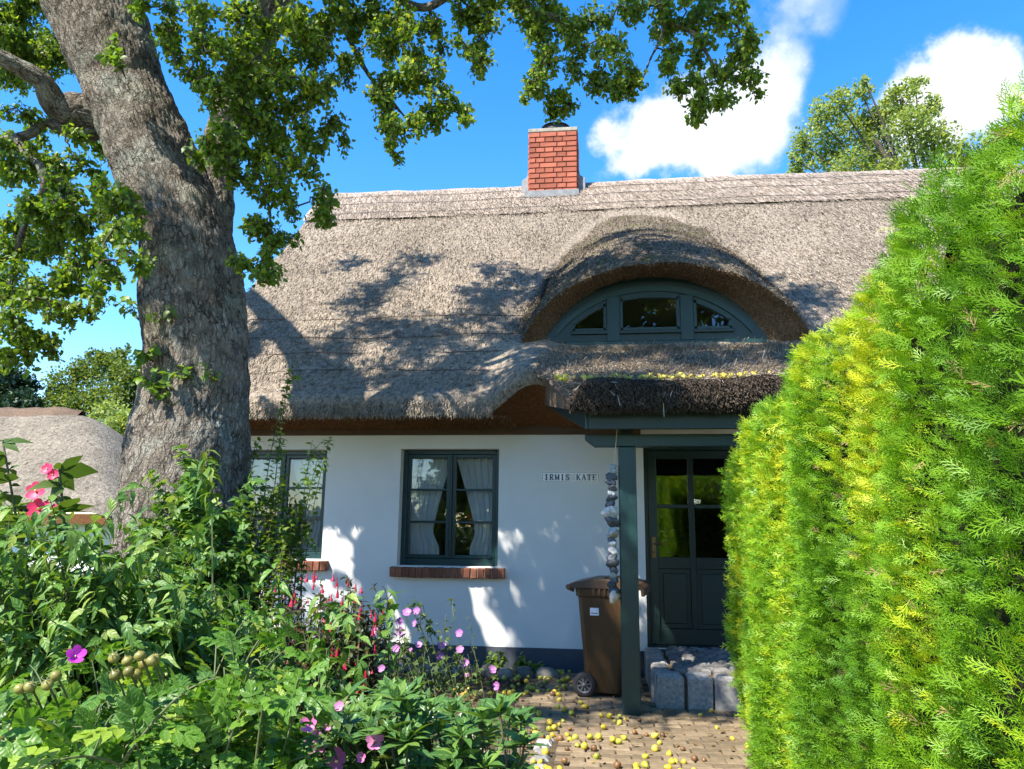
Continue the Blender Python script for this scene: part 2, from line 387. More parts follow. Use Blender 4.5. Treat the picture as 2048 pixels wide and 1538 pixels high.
def thatch_mat(name, c_hi, c_lo, c_gap, moss=None, grain=(26, 26, 16), bump=1.0):
    m = bpy.data.materials.new(name); m.use_nodes = True; nt = m.node_tree; N = nt.nodes; L = nt.links
    b = N['Principled BSDF']; b.inputs['Roughness'].default_value = .95; b.inputs['Specular IOR Level'].default_value = .1
    tc = N.new('ShaderNodeTexCoord'); mp = N.new('ShaderNodeMapping'); mp.inputs['Scale'].default_value = grain; L.new(tc.outputs['Object'], mp.inputs['Vector'])
    nz = N.new('ShaderNodeTexNoise'); nz.inputs['Scale'].default_value = 1.0; nz.inputs['Detail'].default_value = 4; nz.inputs['Roughness'].default_value = .75; nz.inputs['Distortion'].default_value = .6
    L.new(mp.outputs[0], nz.inputs['Vector'])
    vo = N.new('ShaderNodeTexVoronoi'); vo.inputs['Scale'].default_value = 1.7; L.new(mp.outputs[0], vo.inputs['Vector'])
    cr = N.new('ShaderNodeValToRGB'); e = cr.color_ramp.elements; e[0].position = .32; e[0].color = (*c_gap, 1); e[1].position = .66; e[1].color = (*c_hi, 1)
    k = e.new(.46); k.color = (*c_lo, 1); L.new(nz.outputs['Fac'], cr.inputs['Fac'])
    big = N.new('ShaderNodeTexNoise'); big.inputs['Scale'].default_value = .9; big.inputs['Detail'].default_value = 5; L.new(tc.outputs['Object'], big.inputs['Vector'])
    br = N.new('ShaderNodeMapRange'); br.inputs['From Min'].default_value = .35; br.inputs['From Max'].default_value = .65; br.inputs['To Min'].default_value = .80; br.inputs['To Max'].default_value = 1.1; L.new(big.outputs['Fac'], br.inputs['Value'])
    hs = N.new('ShaderNodeHueSaturation'); L.new(br.outputs[0], hs.inputs['Value']); L.new(cr.outputs[0], hs.inputs['Color']); col = hs.outputs[0]
    if moss:
        mn = N.new('ShaderNodeTexNoise'); mn.inputs['Scale'].default_value = 3.2; mn.inputs['Detail'].default_value = 7; mn.inputs['Roughness'].default_value = .7; L.new(tc.outputs['Object'], mn.inputs['Vector'])
        mm = N.new('ShaderNodeMapRange'); mm.inputs['From Min'].default_value = .53; mm.inputs['From Max'].default_value = .66; mm.inputs['To Max'].default_value = .8; L.new(mn.outputs['Fac'], mm.inputs['Value'])
        mx = N.new('ShaderNodeMixRGB'); L.new(mm.outputs[0], mx.inputs['Fac']); L.new(col, mx.inputs['Color1']); mx.inputs['Color2'].default_value = (*moss, 1); col = mx.outputs[0]
    L.new(col, b.inputs['Base Color'])
    su = N.new('ShaderNodeMath'); su.operation = 'MULTIPLY_ADD'; L.new(vo.outputs['Distance'], su.inputs[0]); su.inputs[1].default_value = -.45; L.new(nz.outputs['Fac'], su.inputs[2])
    bp = N.new('ShaderNodeBump'); bp.inputs['Strength'].default_value = bump; bp.inputs['Distance'].default_value = .03; L.new(su.outputs[0], bp.inputs['Height']); L.new(bp.outputs[0], b.inputs['Normal'])
    MATS[name] = m
thatch_mat('thatch', (.385, .32, .25), (.235, .195, .15), (.065, .05, .04), grain=(24, 24, 13))
thatch_mat('thatch_brow', (.28, .23, .165), (.15, .122, .09), (.06, .05, .04), moss=(.10, .11, .02))
thatch_mat('thatch_ridge', (.50, .415, .35), (.40, .325, .27), (.19, .15, .12), grain=(38, 9, 9), bump=.7)
thatch_mat('thatch_cut', (.30, .15, .065), (.19, .085, .035), (.05, .025, .012), grain=(45, 45, 45))
thatch_mat('thatch_porch', (.30, .24, .18), (.18, .14, .105), (.07, .055, .045), grain=(16, 26, 30))
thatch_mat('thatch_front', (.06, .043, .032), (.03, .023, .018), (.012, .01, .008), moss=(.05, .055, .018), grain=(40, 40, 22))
thatch_mat('thatch_lip', (.27, .19, .13), (.16, .11, .075), (.045, .032, .024), grain=(45, 45, 30))
thatch_mat('thatch_far', (.27, .235, .18), (.165, .14, .105), (.06, .05, .036), grain=(11, 11, 7))
leafmat('straw', (.10, .08, .06), (.44, .37, .29), (.345, .29, .225), trans=.1, rough=.9, tint=(1, 1, .9))
leafmat('straw_brown', (.14, .08, .04), (.34, .20, .10), (.24, .13, .06), trans=.1, rough=.9, tint=(1, .9, .8))
leafmat('straw_dark', (.035, .026, .018), (.11, .08, .055), (.06, .043, .03), trans=.05, rough=.9, tint=(1, 1, .9))

def glass_mat(name, refl):
    m = bpy.data.materials.new(name); m.use_nodes = True; nt = m.node_tree; N = nt.nodes; L = nt.links; N.remove(N['Principled BSDF'])
    tr = N.new('ShaderNodeBsdfTransparent'); tr.inputs['Color'].default_value = (.97, .985, .98, 1)
    gl = N.new('ShaderNodeBsdfGlossy'); gl.inputs['Roughness'].default_value = .0; gl.inputs['Color'].default_value = (.92, .96, 1, 1)
    fr = N.new('ShaderNodeFresnel'); fr.inputs['IOR'].default_value = 1.5
    ad = N.new('ShaderNodeMath'); ad.operation = 'ADD'; ad.use_clamp = True; L.new(fr.outputs[0], ad.inputs[0]); ad.inputs[1].default_value = refl
    tc = N.new('ShaderNodeTexCoord'); nz = N.new('ShaderNodeTexNoise'); nz.inputs['Scale'].default_value = 3.5; L.new(tc.outputs['Object'], nz.inputs['Vector'])
    bp = N.new('ShaderNodeBump'); bp.inputs['Strength'].default_value = .05; bp.inputs['Distance'].default_value = .02; L.new(nz.outputs['Fac'], bp.inputs['Height']); L.new(bp.outputs[0], gl.inputs['Normal'])
    ms = N.new('ShaderNodeMixShader'); L.new(ad.outputs[0], ms.inputs['Fac']); L.new(tr.outputs[0], ms.inputs[1]); L.new(gl.outputs[0], ms.inputs[2])
    L.new(ms.outputs[0], N['Material Output'].inputs['Surface']); MATS[name] = m
glass_mat('window_glass', .045)
glass_mat('door_glass', .10)
def curtain_mat():
    m = bpy.data.materials.new('net_curtain'); m.use_nodes = True; nt = m.node_tree; N = nt.nodes; L = nt.links; N.remove(N['Principled BSDF'])
    d = N.new('ShaderNodeBsdfDiffuse'); d.inputs['Color'].default_value = (.85, .85, .84, 1)
    t = N.new('ShaderNodeBsdfTranslucent'); t.inputs['Color'].default_value = (.85, .85, .84, 1); p = N.new('ShaderNodeBsdfTransparent')
    a = N.new('ShaderNodeMixShader'); a.inputs['Fac'].default_value = .4; L.new(d.outputs[0], a.inputs[1]); L.new(t.outputs[0], a.inputs[2])
    c = N.new('ShaderNodeMixShader'); c.inputs['Fac'].default_value = .05; L.new(a.outputs[0], c.inputs[1]); L.new(p.outputs[0], c.inputs[2]); L.new(c.outputs[0], N['Material Output'].inputs['Surface'])
    MATS['net_curtain'] = m
curtain_mat()

# ------------------------------------------------------------------ ground
def ground():
    a = np.concatenate([np.linspace(-600, -12, 14), np.linspace(-9, 9, 91), np.linspace(12, 600, 14)])
    b = np.concatenate([np.linspace(-600, -8, 12), np.linspace(-6, 13, 96), np.linspace(16, 900, 16)])
    def fn(x, y):
        n = fbm(np.stack([x * 1.1, y * 1.1, x * 0], -1), 3) * .02 + vnoise(np.stack([x * 5, y * 5, x * 0], -1), 9) * .012
        near = (np.abs(x) < 10) & (np.abs(y) < 15)
        inpath = sstep(-1.15, -.75, x) * sstep(3.4, 3.7, y)
        z = np.where(near, n * (1 - inpath) - .055 * inpath, 0)
        return np.stack([x, y, z - .01], -1)
    V, Fq = gridmesh(fn, a, b)
    m = MATS['soil']; N = m.node_tree.nodes; L = m.node_tree.links; b = N['Principled BSDF']; src = b.inputs['Base Color'].links[0].from_socket     # soil round the house, meadow beyond
    tc = N.new('ShaderNodeTexCoord'); ln = N.new('ShaderNodeVectorMath'); ln.operation = 'LENGTH'; L.new(tc.outputs['Object'], ln.inputs[0])
    mr = N.new('ShaderNodeMapRange'); mr.inputs['From Min'].default_value = 8.5; mr.inputs['From Max'].default_value = 10.5; L.new(ln.outputs['Value'], mr.inputs['Value'])
    nz = N.new('ShaderNodeTexNoise'); nz.inputs['Scale'].default_value = 3; nz.inputs['Detail'].default_value = 8; L.new(tc.outputs['Object'], nz.inputs['Vector'])
    gc = N.new('ShaderNodeValToRGB'); gc.color_ramp.elements[0].color = (.035, .07, .015, 1); gc.color_ramp.elements[1].color = (.10, .15, .03, 1); L.new(nz.outputs['Fac'], gc.inputs['Fac'])
    mx = N.new('ShaderNodeMixRGB'); L.new(mr.outputs[0], mx.inputs['Fac']); L.new(src, mx.inputs['Color1']); L.new(gc.outputs[0], mx.inputs['Color2']); L.new(mx.outputs[0], b.inputs['Base Color'])
    o = link('ground', mesh_np('ground', V, Fq, True), 'soil'); kind(o, 'structure')
ground()
def added_lane():       # unseen pale gravel sheet, added to bounce sun onto the shaded wall
    mat('gravel', (.46, .42, .35), 1, (.33, .30, .25), 60, .6, 120, .1)
    V, Fq = gridmesh(lambda x, y: np.stack([x, y, .022 + .006 * vnoise(np.stack([x * 3, y * 3, 0 * x], -1), 2)], -1), np.linspace(-40, 40, 120), np.linspace(-7.2, .9, 20))
    kind(link('added_lane', mesh_np('added_lane', V, Fq, True), 'gravel'), 'structure')
added_lane()

def chamfer_box(sx, sy, sz, c, wob=0, r=None):
    """block with its top edges knocked off; the base is at z = 0"""
    r = r or random
    def w(): return r.uniform(-wob, wob)
    b = [(-sx / 2, -sy / 2), (sx / 2, -sy / 2), (sx / 2, sy / 2), (-sx / 2, sy / 2)]
    b = [(x + w(), y + w()) for x, y in b]
    V = [(x, y, 0) for x, y in b] + [(x, y, sz - c + w() * .5) for x, y in b] + [(x * (1 - 2 * c / sx), y * (1 - 2 * c / sy), sz + w() * .5) for x, y in b]
    Fc = [(0, 1, 5, 4), (1, 2, 6, 5), (2, 3, 7, 6), (3, 0, 4, 7), (4, 5, 9, 8), (5, 6, 10, 9), (6, 7, 11, 10), (7, 4, 8, 11), (8, 9, 10, 11), (3, 2, 1, 0)]
    return V, Fc
def variants(name, m, n, *a, smooth=False, **k):
    out = []
    for i in range(n):
        V, Fc = chamfer_box(*a, **k); me = MB().add(V, Fc).mesh(name, smooth); me.materials.append(MATS[m]); out.append(me)
    return out
def inst(name, me, parent, loc, rot=(0, 0, 0), sc=(1, 1, 1)):
    o = bpy.data.objects.new(name, me); COL.objects.link(o); o.parent = parent; o.location = loc; o.rotation_euler = rot; o.scale = sc; return o

PX0, PX1, PY0, PY1 = -0.72, 2.3, 3.9, 8.06
def path():
    bed = MB().box(PX0 - .02, PX1, PY0 - .02, PY1, -.09, -.012).obj('path', 'joint_sand'); kind(bed, 'structure')
    ms = variants('paving_brick', 'paver', 7, .196, .096, .058, .008, wob=.003)
    P = []; rows = int((PY1 - PY0) / .103)
    for j in range(rows):
        y = PY0 + .05 + j * .103
        for i in range(16):
            x = PX0 + .1 + i * .203 + (.1 if j % 2 else 0)
            if x > PX1 - .1: continue
            if y > 6.72 and x > .42: continue
            if x < -.30 and y < 5.7 and x > -.52: continue
            P.append((x + random.uniform(-.004, .004), y + random.uniform(-.003, .003)))
    P = np.array(P); X, Yp, w = proj(np.c_[P, np.zeros(len(P))])
    vis = (X > 980) & (X < 1560) & (Yp < 1545) & (Yp > 1330)
    order = np.argsort(np.where(vis, w, 99 + w)); big = set(order[:300].tolist()); rest = MB()
    for k, (x, y) in enumerate(P):
        z = -.052 + .006 * fbm(np.array([x * 2, y * 2, 0.])) + random.uniform(-.003, .003)
        if k in big: inst('paving_brick', random.choice(ms), bed, (x, y, z), (random.uniform(-.015, .015), random.uniform(-.015, .015), random.uniform(-.015, .015)))
        else: rest.add([(a + x, b + y, c + z) for a, b, c in chamfer_box(.196, .096, .058, .008, wob=.003)[0]], chamfer_box(.196, .096, .058, .008)[1])
    kind(rest.obj('paving_bricks', 'paver', bed), 'stuff')
    st = variants('granite_sett', 'granite', 5, .105, .105, .075, .02, wob=.009)
    for k in range(16):          # edging row of granite setts
        inst('granite_sett', random.choice(st), bed, (-.41 + random.uniform(-.01, .01), 3.98 + k * .113, -.062), (0, 0, random.uniform(-.1, .1)), (1.15, 1, 1))
    return bed
PATH = path()

# ------------------------------------------------------------------ house
HOUSE = thing('cottage', 'white thatched cottage with dark green windows, arched dormer and red brick chimney', 'cottage', (0, 8.2, 0))
HL = np.array([0, 8.2, 0.])
HOUSE.location = (0, 0, 0)
WY = 8.2; ZW = 2.53; SL = 1.0; RY = 12.0; ZR = 7.28; XL = -4.86; XR = 7.0
def zroof(Y): return 2.90 + (Y - 7.62) * (ZR - 2.90) / (RY - 7.62)

# openings, read off the photograph on the wall plane
WIN_R = (-2.24, -1.115, 1.04, 2.33); WIN_L = (-4.235, -3.11, 1.09, 2.325); DOOR = (.475, 1.50, .25, 2.37)
def wall():
    ops = [WIN_R, WIN_L, DOOR]; y0, y1 = WY, WY + .34
    xs = sorted({XL + .12, XR, *[o[0] for o in ops], *[o[1] for o in ops], *np.arange(-4.5, 7, .5).round(2)}); zs = sorted({0., 2.95, *[o[2] for o in ops], *[o[3] for o in ops], .6, 1.6})
    b = MB()
    def opened(x, z): return any(o[0] < x < o[1] and o[2] < z < o[3] for o in ops)
    for a, c in zip(xs, xs[1:]):
        for d, e in zip(zs, zs[1:]):
            if opened((a + c) / 2, (d + e) / 2): continue
            b.add([(a, y0, d), (c, y0, d), (c, y0, e), (a, y0, e)], [(0, 1, 2, 3)]); b.add([(a, y1, d), (c, y1, d), (c, y1, e), (a, y1, e)], [(3, 2, 1, 0)])
    for x0, x1, z0, z1 in ops:
        b.add([(x0, y0, z0), (x0, y1, z0), (x0, y1, z1), (x0, y0, z1)], [(0, 3, 2, 1)]); b.add([(x1, y0, z0), (x1, y1, z0), (x1, y1, z1), (x1, y0, z1)], [(0, 1, 2, 3)])
        b.add([(x0, y0, z1), (x0, y1, z1), (x1, y1, z1), (x1, y0, z1)], [(0, 3, 2, 1)]); b.add([(x0, y0, z0), (x0, y1, z0), (x1, y1, z0), (x1, y0, z0)], [(0, 1, 2, 3)])
    # gable and back
    b.add([(XL + .12, y0, 0), (XL + .12, 15.8, 0), (XL + .12, 15.8, 2.8), (XL + .12, 12, 6.85), (XL + .12, y0, 2.9)], [(4, 3, 2, 1, 0)])
    b.add([(XR, y0, 0), (XR, 15.8, 0), (XR, 15.8, 2.8), (XR, 12, 6.85), (XR, y0, 2.9)], [(0, 1, 2, 3, 4)])
    b.add([(XL + .12, 15.8, 0), (XR, 15.8, 0), (XR, 15.8, 2.9), (XL + .12, 15.8, 2.9)], [(3, 2, 1, 0)])
    me = bpy.data.meshes.new('wall'); me.from_pydata(b.v, [], b.f); me.update()
    link('wall', me, 'white_render', HOUSE)
    # rooms behind the windows: floor, ceiling, partition
    r = MB(); r.add([(XL + .2, y1 + .01, .2), (XR - .1, y1 + .01, .2), (XR - .1, 12.4, .2), (XL + .2, 12.4, .2)], [(0, 1, 2, 3)])
    r.add([(XL + .2, y1 + .01, 2.6), (XR - .1, y1 + .01, 2.6), (XR - .1, 12.4, 2.6), (XL + .2, 12.4, 2.6)], [(3, 2, 1, 0)])
    r.add([(XL + .2, 12.4, .2), (XR - .1, 12.4, .2), (XR - .1, 12.4, 2.6), (XL + .2, 12.4, 2.6)], [(3, 2, 1, 0)])
    for x in (-2.7, .2): r.add([(x, y1 + .02, .2), (x, 12.4, .2), (x, 12.4, 2.6), (x, y1 + .02, 2.6)], [(0, 1, 2, 3)])
    me = bpy.data.meshes.new('room'); me.from_pydata(r.v, [], r.f); me.update(); link('room', me, 'room', HOUSE)
    p = MB(); p.box(XL + .1, DOOR[0] - .035, WY - .022, WY + .05, -.05, .215); p.obj('plinth', 'plinth_blue', HOUSE)
    MB().box(XL + .1, .45, WY - .03, WY + .02, ZW - .045, ZW + .12).obj('eave_board', 'wood_dark', HOUSE)
wall()

def window(op, name='window'):
    x0, x1, z0, z1 = op; y = WY + .13; e = bpy.data.objects.new(name, None); COL.objects.link(e); e.parent = HOUSE
    def B(n, *a, m='green_paint', bev=.004): return MB().box(*a).obj(n, m, e, bevel=bev)
    w = .05
    B('frame', x0, x0 + w, y, y + .07, z0, z1); B('frame', x1 - w, x1, y, y + .07, z0, z1)
    B('frame', x0 + w, x1 - w, y, y + .07, z1 - w, z1); B('frame', x0 + w, x1 - w, y, y + .07, z0, z0 + .075)
    xm = (x0 + x1) / 2; B('mullion', xm - .012, xm + .012, y - .004, y + .05, z0 + .076, z1 - w - .001)
    for a, b in ((x0 + w, xm - .012), (xm + .012, x1 - w)):
        s = .042
        B('sash', a + .001, a + s, y + .012, y + .06, z0 + .077, z1 - w - .002); B('sash', b - s, b - .001, y + .012, y + .06, z0 + .077, z1 - w - .002)
        B('sash', a + s, b - s, y + .012, y + .06, z1 - w - s, z1 - w - .002); B('sash', a + s, b - s, y + .012, y + .06, z0 + .077, z0 + .075 + s)
        lo, hi = z0 + .075 + s, z1 - w - s; h = (hi - lo) / 3
        for k in (1, 2): B('glazing_bar', a + s, b - s, y + .018, y + .05, lo + k * h - .012, lo + k * h + .012, bev=.002)
        for k in range(3):
            p = MB(); p.add([(a + s, y + .034, lo + k * h + .012), (b - s, y + .034, lo + k * h + .012), (b - s, y + .034, lo + k * h + h - .012), (a + s, y + .034, lo + k * h + h - .012)], [(0, 1, 2, 3)])
            p.obj('pane', 'window_glass', e)
    # brick sill: soldier bricks on edge, slightly sloping
    sm = [];
    for k in range(4):
        V, Fc = chamfer_box(.066, .105, .19, .008, wob=.003); V = [(a, -c + .115, b) for a, b, c in V]   # brick lying on edge, end to the front
        me = MB().add(V, Fc).mesh('sill_brick'); me.materials.append(MATS['sill_brick']); sm.append(me)
    si = bpy.data.objects.new('window_sill', None); COL.objects.link(si); si.parent = HOUSE; sx0 = x0 - .065; n = 17; st = (x1 + .09 - sx0) / n
    MB().box(sx0 + .012, x1 + .075, WY - .06, WY + .13, z0 - .115, z0 - .02).obj('mortar_bed', 'mortar', si)
    for k in range(n): inst('brick', random.choice(sm), si, (sx0 + (k + .5) * st, WY + random.uniform(-.005, .004), z0 - .064 + random.uniform(-.003, .003)), (random.uniform(-.02, .02) + .05, random.uniform(-.03, .03), 0), (st / .0715, 1, 1))
window(WIN_R); window(WIN_L)

def curtain(name, label, x_fix, x_far, z0, z1, tie, reach, yy=WY + .245):
    """net curtain gathered to the side at x_fix; at its top it reaches x_far, at the tie height only 'reach' of that"""
    U = np.linspace(0, 1, 60); Vv = np.linspace(0, 1, 26)
    def fn(u, v):
        z = z0 + (z1 - z0) * v; t = (z - tie) / (z1 - tie)
        ext = np.where(t > 0, reach + (1 - reach) * np.clip(t, 0, 1) ** 1.15, reach * (1 + .25 * sstep(0, -.25, t)))
        x = x_fix + (x_far - x_fix) * ext * u
        y = yy + .016 * np.sin(u * 34 + 2 * v) * (.45 + .55 * ext) + .006 * np.sin(u * 71 + 5 * v)
        return np.stack([x, y, z], -1)
    V, Fq = gridmesh(fn, U, Vv); o = link(name, mesh_np(name, V, Fq, True), 'net_curtain')
    tag(o, label, 'curtain', 'net curtains behind the windows')
for (x0, x1, z0, z1), wd in ((WIN_R, 'window beside the name plaque'), (WIN_L, 'window half hidden by the trunk')):
    xm = (x0 + x1) / 2
    curtain('curtain', 'left net curtain tied back inside the ' + wd, x0 + .05, xm - .005, z0 + .06, z1 - .04, z0 + .38, .58)
    curtain('curtain', 'right net curtain tied back inside the ' + wd, x1 - .05, xm + .02, z0 + .06, z1 - .04, z0 + .38, .50)

def door():
    x0, x1, z0, z1 = DOOR; y = WY + .09; e = bpy.data.objects.new('door', None); COL.objects.link(e); e.parent = HOUSE
    def B(n, *a, m='green_dark', bev=.004): return MB().box(*a).obj(n, m, e, bevel=bev)
    B('frame', x0, x0 + .045, y, y + .1, z0, z1); B('frame', x1 - .045, x1, y, y + .1, z0, z1); B('frame', x0 + .045, x1 - .045, y, y + .1, z1 - .05, z1)
    a, b = x0 + .048, x1 - .048; lo = z0 + .02; hi = z1 - .053; y += .02; xm = (a + b) / 2
    B('stile', a, a + .095, y, y + .055, lo, hi); B('stile', b - .095, b, y, y + .055, lo, hi); B('stile', xm - .03, xm + .03, y + .002, y + .053, lo + .16, hi - .09)
    zs = [lo + .16, lo + .78, lo + .90, lo + 1.42, lo + 1.46, hi - .09]
    B('rail', a + .095, b - .095, y + .001, y + .054, lo, zs[0]); B('rail', a + .095, b - .095, y + .001, y + .054, hi - .09, hi)
    for c, d in ((a + .095, xm - .03), (xm + .03, b - .095)):
        B('rail', c, d, y + .003, y + .052, zs[1], zs[2]); B('glazing_bar', c, d, y + .006, y + .05, zs[3], zs[4])
        B('panel', c, d, y + .025, y + .04, zs[0], zs[1]); B('panel', c + .045, d - .045, y + .012, y + .024, zs[0] + .05, zs[1] - .05, bev=.008)
        for l, h in ((zs[2], zs[3]), (zs[4], zs[5])):
            MB().add([(c, y + .03, l), (d, y + .03, l), (d, y + .03, h), (c, y + .03, h)], [(0, 1, 2, 3)]).obj('pane', 'door_glass', e)
    hx = a + .05; hz = z0 + 1.02
    h = MB().box(hx - .022, hx + .022, y - .009, y + .001, hz - .11, hz + .11).obj('handle_plate', 'brass', e, bevel=.004)
    MB().tube([(hx, y - .008, hz + .04), (hx, y - .055, hz + .04), (hx + .02, y - .06, hz + .04), (hx + .12, y - .058, hz + .038)], .009, 8).obj('handle', 'brass', h, True)
    MB().tube([(hx, y - .003, hz - .05), (hx, y - .018, hz - .05)], .012, 8).obj('lock', 'brass', h, True)
    B('threshold', x0, x1, WY + .02, WY + .2, z0 - .04, z0 + .018, m='green_dark')
door()

# ---- thatched roof
def roof():
    prof = [(8.25, ZW + .02, 0, 'cut'), (7.95, ZW + .045, .35, 'cut'), (7.62, ZW + .065, .85, 'cut'), (7.50, 2.625, 1, 'nose'), (7.455, 2.70, 1, 'nose'), (7.48, 2.79, 1, 'n'), (7.545, 2.865, .95, 'n')]
    ys = np.concatenate([np.linspace(7.62, RY - .06, 78)])
    pts = [(a, b, c) for a, b, c, _ in prof] + [(y, zroof(y), .9 * max(0, 1 - (y - 7.62) / .9) ** 1.5) for y in ys] + [(RY, ZR - .02, 0)]
    pts += [(2 * RY - y, zroof(y), 0) for y in ys[::-6]] + [(2 * RY - 7.48, 2.65, 0), (15.8, 2.6, 0)]
    pr = np.array(pts); s = np.arange(len(pr)); X = np.arange(XL, XR + .01, .06)
    def fn(u, v):
        k = v.astype(int); y = pr[k, 0]; z = pr[k, 1]; w = pr[k, 2]
        up = .30 * sstep(-1.22, -.66, u) * (1 - sstep(-.6, -.25, u))
        n = fbm(np.stack([u * 1.6, y * 1.6, z * 1.6], -1), 21, 4); top = k >= 3
        d = np.where(top, n * .022, n * .008)
        edge = np.exp(-((y - 7.5) / .25) ** 2)
        ragged = vnoise(np.stack([u * 14, y * 0, y * 0], -1), 4) * .008 * edge * top
        gab = sstep(XL + .25, XL, u) * .05
        return np.stack([u, y - d * .6 - w * up * .45 + ragged, z + d * .7 + w * up + .012 * edge * np.sin(u * 1.7) - gab], -1)
    V, Fq = gridmesh(fn, X, s.astype(float)); nb = len(s)
    # the part of the roof behind the dormer window is open
    c = V[Fq].mean(1); ins = (np.abs(c[:, 0] - DX) < 1.16) & (c[:, 1] > 8.22) & (c[:, 1] < 8.22 + 2.3 * np.sqrt(np.maximum(0, 1 - ((c[:, 0] - DX) / 1.2) ** 2))) 
    col = np.tile(np.arange(nb - 1), len(X) - 1); cut = (col < 3)
    under = col >= nb - 3
    r = link('roof', mesh_np('roof', V, Fq[~ins & ~cut], True), 'thatch', HOUSE)
    link('eave_underside', mesh_np('eave_underside', V, Fq[cut], True), 'thatch_cut', r)
    # closed verges at the gables: inner slope + end face
    tp = pr[(pr[:, 0] > 7.4)]
    for x, sg in ((XL, 1), (XR, -1)):
        b = MB(); out = [(x, p[0], p[1] - (.05 if x == XL else 0)) for p in pr[3:]]; inn = [(x + sg * .02, 12 + (p[0] - 12) * .985, p[1] - .34) for p in pr[3:]]; n = len(out)
        b.add(out + inn, [(i, i + 1, n + i + 1, n + i) for i in range(n - 1)]); b.obj('verge', 'thatch_cut', r)
    return r
DX = .62
ROOF = roof()

def ridge():
    X = np.arange(XL - .03, XR, .05); pr = []
    for t in np.linspace(-1, 1, 25): pr.append((RY + t * .85, ZR + .05 - abs(t) ** 1.08 * .875))
    pr = np.array(pr)
    def fn(u, v):
        k = v.astype(int); y, z = pr[k, 0], pr[k, 1]; n = fbm(np.stack([u * 2.5, y * 2, z], -1), 5) * .012
        rag = vnoise(np.stack([u * 9, u * 0, u * 0 + (k > 12)], -1), 8) * .018 * ((k == 0) | (k == 24))
        return np.stack([u, y + rag * np.sign(k - 12), z + n + .015 * np.sin(u * .8)], -1)
    V, Fq = gridmesh(fn, X, np.arange(25.)); link('ridge_cap', mesh_np('ridge_cap', V, Fq, True), 'thatch_ridge', ROOF)
    for t in (-.28, -.55, -.86):           # wires holding the ridge reed
        P = [(x, RY + t * .85 - .012, ZR + .062 - abs(t) ** 1.08 * .875 + .015 * math.sin(x * .8) + .008 * math.sin(x * 3.1)) for x in np.arange(XL, XR, .2)]
        link('ridge_wire', tubes_mesh('ridge_wire', [(P, .005)], 4), 'dark_metal', ROOF)
    for y in (8.16, 8.42, 8.76, 7.9):            # reed binding lines on the lower slope
        P = [(x, y - .006 + .02 * math.sin(x * 2.3 + y * 5), zroof(y + .02 * math.sin(x * 2.3 + y * 5)) + .006 + .006 * math.sin(x * 7)) for x in np.arange(-4.6, -.75, .12)]
        link('binding_wire', tubes_mesh('binding_wire', [(P, .0045)], 4), 'wood_dark', ROOF)
ridge()

STRAW = (np.array([[-.5, 0, 0], [.5, 0, 0], [.35, 1, .0], [-.35, 1, .0]]), np.array([[0, 1, 2, 3]]))
def straws(name, pos, dirs, length, width, m, parent):
    n = len(pos); R = frames(dirs, rng.normal(0, 1, (n, 3)) * .5 + np.array([0, -.6, .8])); L = np.asarray(length) * np.ones(n)
    BV, BF = STRAW; V = (R[:, :, 0][:, None] * BV[None, :, 0:1] * width + R[:, :, 1][:, None] * BV[None, :, 1:2] * L[:, None, None]) + pos[:, None]
    Fc = BF[None] + (np.arange(n) * 4)[:, None, None]
    o = link(name, mesh_np(name, V.reshape(-1, 3), Fc.reshape(-1, 4), False, rng.random(n)), m, parent); kind(o, 'stuff'); return o
def roof_straws():
    n = 80000; x = rng.uniform(XL + .03, 6.2, n); y = RY - .1 - (RY - 7.55) * rng.random(n) ** .85
    k = ~((np.abs(x - DX) < 1.5) & (y < 8.3 + 2.9 * np.sqrt(np.maximum(0, 1 - ((x - DX) / 1.5) ** 2))) ); x, y = x[k], y[k]; n = len(x)
    nn = fbm(np.stack([x * 1.6, y * 1.6, zroof(y) * 1.6], -1), 21, 4) * .022
    pos = np.stack([x, y - nn * .6, zroof(y) + nn * .7 - .004], -1)
    k = ~((x > -1.3) & (x < -.3) & (y < 8.4)); pos = pos[k]; n = len(pos)
    d = np.array([0, -.72, -.46]) + rng.normal(0, .15, (n, 3))
    straws('reed', pos, d, rng.uniform(.04, .12, n), .0075, 'straw', ROOF)
    n = 9000; x = rng.uniform(XL, -1.1, n); a = rng.random(n)       # ragged nose of the eave
    pos = np.stack([x, 7.455 + .1 * a * rng.random(n), 2.70 - .085 * rng.random(n)], -1); d = np.array([0, -.5, -.75]) + rng.normal(0, .25, (n, 3))
    straws('eave_reed', pos, d, rng.uniform(.02, .075, n), .006, 'straw', ROOF)
    n = 5000; x = rng.uniform(XL, -.9, n); y = rng.uniform(7.5, 8.1, n)
    pos = np.stack([x, y, ZW + .02 + .08 * (8.2 - y)], -1); d = np.array([0, -.75, -.45]) + rng.normal(0, .3, (n, 3))
    straws('under_reed', pos, d, rng.uniform(.015, .045, n), .005, 'straw_brown', ROOF)
    n = 22000; x = rng.uniform(XL, XR, n); t = rng.random(n) ** .8
    pos = np.stack([x, RY - t * .85 - .004, ZR + .056 - t ** 1.08 * .875 + .015 * np.sin(x * .8)], -1); d = np.stack([rng.normal(.25, .15, n), -.72 + 0 * x, -.60 + .12 * rng.random(n)], -1)
    straws('ridge_reed', pos, d, rng.uniform(.06, .16, n), .006, 'straw', ROOF)
roof_straws()

